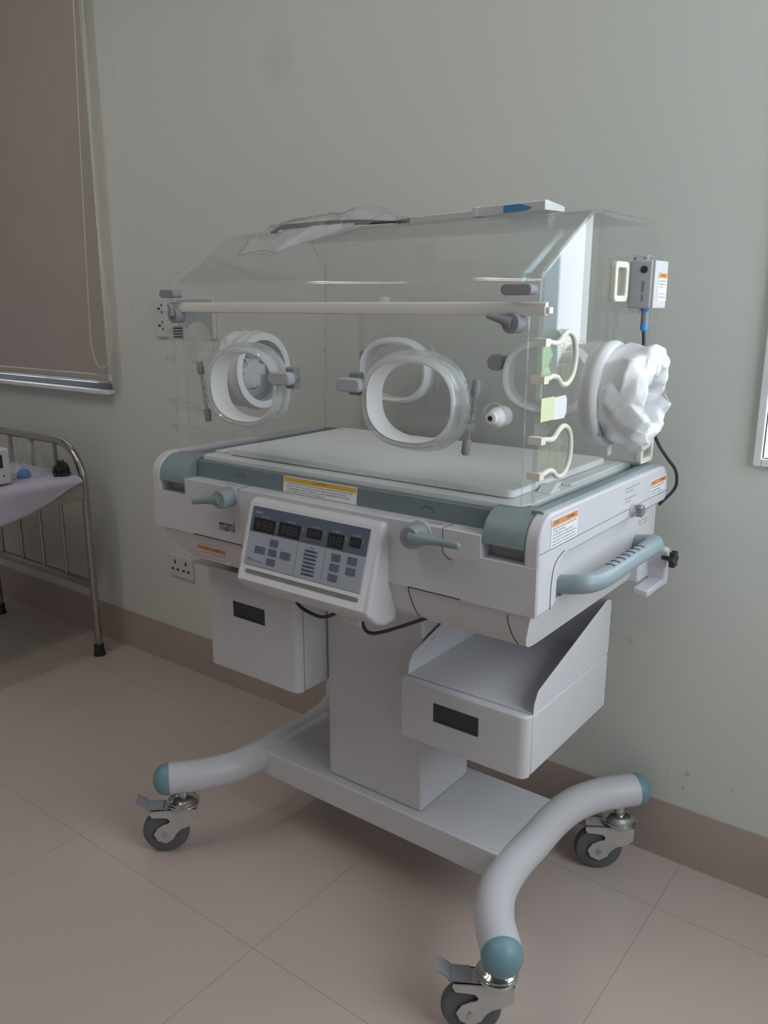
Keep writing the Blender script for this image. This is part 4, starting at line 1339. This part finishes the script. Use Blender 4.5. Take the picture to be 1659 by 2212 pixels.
# white gathered sleeve port on each end wall
def sleeve(x, s, yc, zc, seed):
    def ringmesh(prof, r0):
        b_ = B(); lathe(b_, prof, (x, yc, zc), (s, 0, 0), 40, closed=True); return b_
    rg = ringmesh([(.075, -.014), (.092, -.014), (.094, .0), (.097, .006), (.097, .014), (.0925, .020), (.078, .020), (.075, .012)], 0)
    rp_ = obj('sleeve_port', rg, M_gasket, inc, ang=40)
    # crumpled cloth: loosely jittered facets, then subdivided
    rnd = random.Random(int(seed * 10))
    b_ = B()
    NA, prof2 = 22, [(.081, .014), (.087, .024), (.093, .042), (.096, .062), (.092, .080), (.079, .095), (.062, .097), (.050, .086), (.045, .062), (.040, .030)]
    rows_ = []
    for i, (r, h) in enumerate(prof2):
        row = []
        f = i / (len(prof2) - 1)
        jit = 0 if i == 0 else (.4 if i == 1 else 1.0)
        for k in range(NA):
            a = 2 * PI * (k + (.5 if i % 2 else 0) + jit * rnd.uniform(-.3, .3)) / NA
            rr = r + jit * rnd.uniform(-.0125, .0085)
            hh = h + jit * rnd.uniform(-.012, .010)
            row.append(b_.verts.new((x + s * hh, yc + rr * math.cos(a) + .006 * f, zc + rr * math.sin(a) - .008 * f)))
        rows_.append(row)
    for i in range(len(rows_) - 1):
        for k in range(NA):
            j = (k + 1) % NA
            A, C_, D, E = rows_[i][k], rows_[i][j], rows_[i + 1][j], rows_[i + 1][k]
            if (k + i) % 2: b_.faces.new((A, C_, D)); b_.faces.new((A, D, E))
            else: b_.faces.new((A, C_, E)); b_.faces.new((C_, D, E))
    b_.faces.new(rows_[-1])
    cr = b_.edges.layers.float.new('crease_edge')
    for e in b_.edges: e[cr] = rnd.choice((0, .3, .7, .95))
    so_ = obj('sleeve', b_, M_fabric, rp_, ang=180)
    md_ = so_.modifiers.new('subdivision', 'SUBSURF'); md_.levels = 2; md_.render_levels = 2
    if s > 0:
        b_ = B(); prism(b_, [(yc - .004, zc - .094), (yc + .028, zc - .092), (yc + .022, zc - .116), (yc + .008, zc - .118)], 'x', x + .004, x + .010); obj('pull_tab', b_, M_gasket, rp_, bev=.002)
        b_ = B()
        prism(b_, [(yc - .083, zc - .020), (yc - .060, zc - .018), (yc - .050, zc - .072), (yc - .068, zc - .070)], 'x', x + .0205, x + .0215)
        tb_ = obj('port_tag', b_, M_mem, rp_, smooth=False)
        t = B()
        text_into(t, 'jw', (x + .0217, yc - .069, zc - .050), (0, 1, 0), (0, 0, 1), (1, 0, 0), .012, .008)
        text_into(t, 'BioScience', (x + .0217, yc - .069, zc - .058), (0, 1, 0), (0, 0, 1), (1, 0, 0), .013, .004)
        obj('tag_lettering', t, M_inkblue, rp_, smooth=False)
sleeve(HR, 1, .268, 1.176, 1.3)
sleeve(HL, -1, .268, 1.176, 4.7)

# sensor module on the right end wall with its blue plug and cable
b_ = box(HR + .0015, .494, .340, .412, 1.329, 1.414)
sb = obj('sensor_module', b_, M_grey2, inc, bev=.003)
obj('module_cover', box(.494, .4985, .344, .411, 1.329, 1.414), M_metalw, sb, bev=.0015)
sticker(sb, 'module_label', (.4987, .362, 1.342), (0, 1, 0), (0, 0, 1), (1, 0, 0), .047, .052, M_orange, .2, [(.1, '\u26a0 WARNING', .7)],
        [('Do not cover the sensor', .8), ('module while in use.', .7), ('\uc13c\uc11c \ubaa8\ub4c8 \uc8fc\uc758', .6), ('', .1), ('Keep the module dry and', .8), ('clean after every use', .75)]) if False else None
lb = obj('module_label', box(.4986, .4992, .362, .409, 1.342, 1.394), M_label, sb, smooth=False)
obj('label_header', box(.4992, .4995, .363, .408, 1.383, 1.393), M_orange, sb, smooth=False)
t = B()
text_into(t, '\u26a0 WARNING', (.4996, .368, 1.3855), (0, 1, 0), (0, 0, 1), (1, 0, 0), .03, .005)
for i, (s_, w_) in enumerate((('Do not cover the sensor', .038), ('module while in use.', .034), ('\uc13c\uc11c \uc8fc\uc758', .02), ('', 0), ('Keep the module dry and', .038), ('clean after use', .036))):
    if s_: text_into(t, s_, (.4993, .366, 1.377 - i * .0058), (0, 1, 0), (0, 0, 1), (1, 0, 0), w_, .003)
obj('label_lettering', t, M_ink, sb, smooth=False)
b_ = B(); lathe(b_, [(.0065, 0), (.0065, .0015), (.003, .002), (0, .002)], (.479, .3395, 1.398), (0, -1, 0), 18); obj('alarm_light', b_, M_black, sb)
b_ = B(); bx(b_, .477, .481, .3392, .3402, 1.358, 1.378); bx(b_, .4775, .4805, .3392, .3402, 1.342, 1.354); obj('module_marks', b_, M_inkgrey, sb, smooth=False)
b_ = B(); bx(b_, .4505, .481, .350, .354, 1.412, 1.424); bx(b_, .4505, .481, .350, .385, 1.4215, 1.424); obj('module_foot', box(.4505, .470, .348, .36, 1.319, 1.331), M_acrthick, sb)
obj('module_bracket', b_, M_acrthick, sb, bev=.001)
b_ = B()
for x in (.457, .476): lathe(b_, [(.0028, 0), (.0028, .003), (0, .003)], (x, .350, 1.418), (0, -1, 0), 12)
obj('bracket_screw', b_, M_chrome, sb)
pc = (.479, .360)
b_ = B(); lathe(b_, [(.0085, 1.3295), (.0085, 1.325), (.0068, 1.322)], (pc[0], pc[1], 0), (0, 0, 1), 20); pl = obj('cable_plug', b_, M_blue, sb)
b_ = B(); lathe(b_, [(.0068, 1.324), (.0066, 1.302)], (pc[0], pc[1], 0), (0, 0, 1), 20); obj('plug_body', b_, M_grey, sb)
b_ = B(); lathe(b_, [(.0072, 1.303), (.0070, 1.290), (.0045, 1.287)], (pc[0], pc[1], 0), (0, 0, 1), 20); obj('plug_ring', b_, M_blue, sb)
b_ = B(); tube(b_, smoothpath([(.479, .36, 1.289), (.480, .378, 1.213), (.482, .42, 1.12), (.484, .475, 1.062), (.490, .53, 1.02), (.497, .560, .995), (.500, .572, .972), (.495, .576, .945), (.47, .56, .91)], 10), .0034, 10)
obj('sensor_cable', b_, M_cable, sb)

# ------------------------------------------------------------------ mattress inside the hood
b_ = B(); prism(b_, rrect(-.336, .386, .042, .452, .014), 'z', 1.0085, 1.0225)
tag(obj('incubator_mattress', b_, M_mat, None, bev=.004, seg=3, origin=(.025, .247, 1.0085)), 'flat pale grey mattress pad inside the clear incubator hood', 'mattress')

# ------------------------------------------------------------------ things lying on top of the hood
ang = -0.21
def rot(x, y): return (x * math.cos(ang) - y * math.sin(ang), x * math.sin(ang) + y * math.cos(ang))
tz = 1.4955
ru = thing('measuring_bar', 'long white plastic measuring bar lying on top of the hood', 'measuring bar', (.0, .255, tz))
def barpts(x0, x1, prof):
    b_ = B()
    rows_ = []
    for x in (x0, x1):
        row = []
        for (y, z) in prof:
            p = rot(x, y)
            row.append(b_.verts.new((.0 + p[0], .255 + p[1], tz + z)))
        rows_.append(row)
    b_.faces.new(rows_[0]); b_.faces.new(rows_[1][::-1])
    n_ = len(prof)
    for i in range(n_):
        j = (i + 1) % n_
        b_.faces.new((rows_[0][i], rows_[0][j], rows_[1][j], rows_[1][i]))
    return b_
obj('bar', barpts(.012, .20, [(0, 0), (0, .012), (.004, .0135), (.035, .008), (.035, 0)]), M_socket, ru, bev=.001)
obj('bar', barpts(.2005, .362, [(-.001, 0), (-.001, .0155), (.004, .0175), (.055, .009), (.055, 0)]), M_socket, ru, bev=.001)
obj('joint', barpts(.19, .202, [(-.002, 0), (-.002, .017), (.005, .0185), (.04, .010), (.04, 0)]), M_socket, ru, bev=.001)
b_ = B()
va, vb = [], []
for (u, z) in ((.268, .002), (.318, .0025), (.334, .0065), (.306, .0145), (.268, .0145)):
    for lst, d in ((va, -.0013), (vb, -.0022)):
        p = rot(u, d); lst.append(b_.verts.new((p[0], .255 + p[1], tz + z)))
b_.faces.new(va); b_.faces.new(vb[::-1])
for i in range(5): b_.faces.new((va[i], va[(i + 1) % 5], vb[(i + 1) % 5], vb[i]))
obj('arrow_label', b_, M_blue, ru, smooth=False, label='blue arrow label')
obj('end_clip', barpts(-.022, .011, [(-.002, 0), (-.002, .010), (.006, .013), (.022, .011), (.022, 0)]), M_grey, ru, bev=.002)

# plastic bag draped from the ridge down the front slope
SU = Vector((0, .168, .0965)).normalized(); SNn = Vector((0, -SU.z, SU.y))
S0 = Vector((0, .010, 1.3925))
def slp(x, w, h):
    if w <= .1945: return Vector((x, 0, 0)) + S0 + SU * w + SNn * h
    e = S0 + SU * .1945
    return Vector((x, e.y + (w - .1945), max(e.z, 1.4935) + h))
b_ = B()
NU, NW = 44, 30
gb_ = []
for i in range(NU + 1):
    u = i / NU
    x = -.315 + u * .335
    lo = .080 + .125 * max(0, (u - .35)) / .65 + .018 * abs(math.sin(u * 9))
    hi = .225 + .05 * u
    row = []
    for j in range(NW + 1):
        v = j / NW
        w = lo + (hi - lo) * v
        h = .004 + .026 * math.sin(PI * min(1, max(0, v))) * (.45 + .55 * math.sin(PI * min(1, u * 1.05))) + .010 * noise.noise(Vector((x * 22, w * 26, 0))) * math.sin(PI * v) + .022 * math.exp(-((u - .82) / .14) ** 2) * v
        row.append(slp(x, w, max(.0022, h)))
    gb_.append(row)
v1 = [[b_.verts.new(p) for p in r_] for r_ in gb_]
for i in range(NU):
    for j in range(NW):
        b_.faces.new((v1[i][j], v1[i + 1][j], v1[i + 1][j + 1], v1[i][j + 1]))
bg_ = obj('plastic_bag', b_, M_bag, None, ang=70, origin=(-.15, .15, 1.46))
md = bg_.modifiers.new('solidify', 'SOLIDIFY'); md.thickness = .0006
tag(bg_, 'crumpled clear plastic bag draped over the top edge of the hood', 'bag')
b_ = B()
NU, NW = 30, 16
gb_ = []
for i in range(NU + 1):
    u = i / NU
    x = -.275 + u * .20
    lo = .090 + .105 * max(0, u - .25) / .75; hi = .200
    row = []
    for j in range(NW + 1):
        v = j / NW
        row.append(slp(x, lo + (hi - lo) * v, .0022 + .009 * math.sin(PI * v) * math.sin(PI * u) + .003 * noise.noise(Vector((x * 30, v * 5, 2))) * math.sin(PI * v)))
    gb_.append(row)
v1 = [[b_.verts.new(p) for p in r_] for r_ in gb_]
for i in range(NU):
    for j in range(NW):
        b_.faces.new((v1[i][j], v1[i + 1][j], v1[i + 1][j + 1], v1[i][j + 1]))
tp_ = obj('tissue', b_, M_pad, None, ang=70, origin=(-.17, .13, 1.46))
md = tp_.modifiers.new('solidify', 'SOLIDIFY'); md.thickness = .0008
tag(tp_, 'white folded tissue inside the clear bag on the hood slope', 'tissue')
b_ = B()
for k in range(6):
    o1, o2 = random.uniform(-.004, .004), random.uniform(-.002, .004)
    tube(b_, smoothpath([(-.296 + .006 * k * .4, .165 + o1, 1.4885 + o2 * .5), (-.285, .182 + o1, 1.498 + o2), (-.22, .190 + o1, 1.5005 + o2), (-.13, .196 - o1, 1.5005 + o2), (-.06, .205 + o1, 1.4985 + o2), (-.01, .22, 1.4985), (.005, .235, 1.499)], 6), .0026, 8)
tag(obj('probe_cable', b_, M_cable, None, origin=(-.15, .19, 1.495)), 'bundled dark grey probe cable along the top edge of the hood', 'cable')
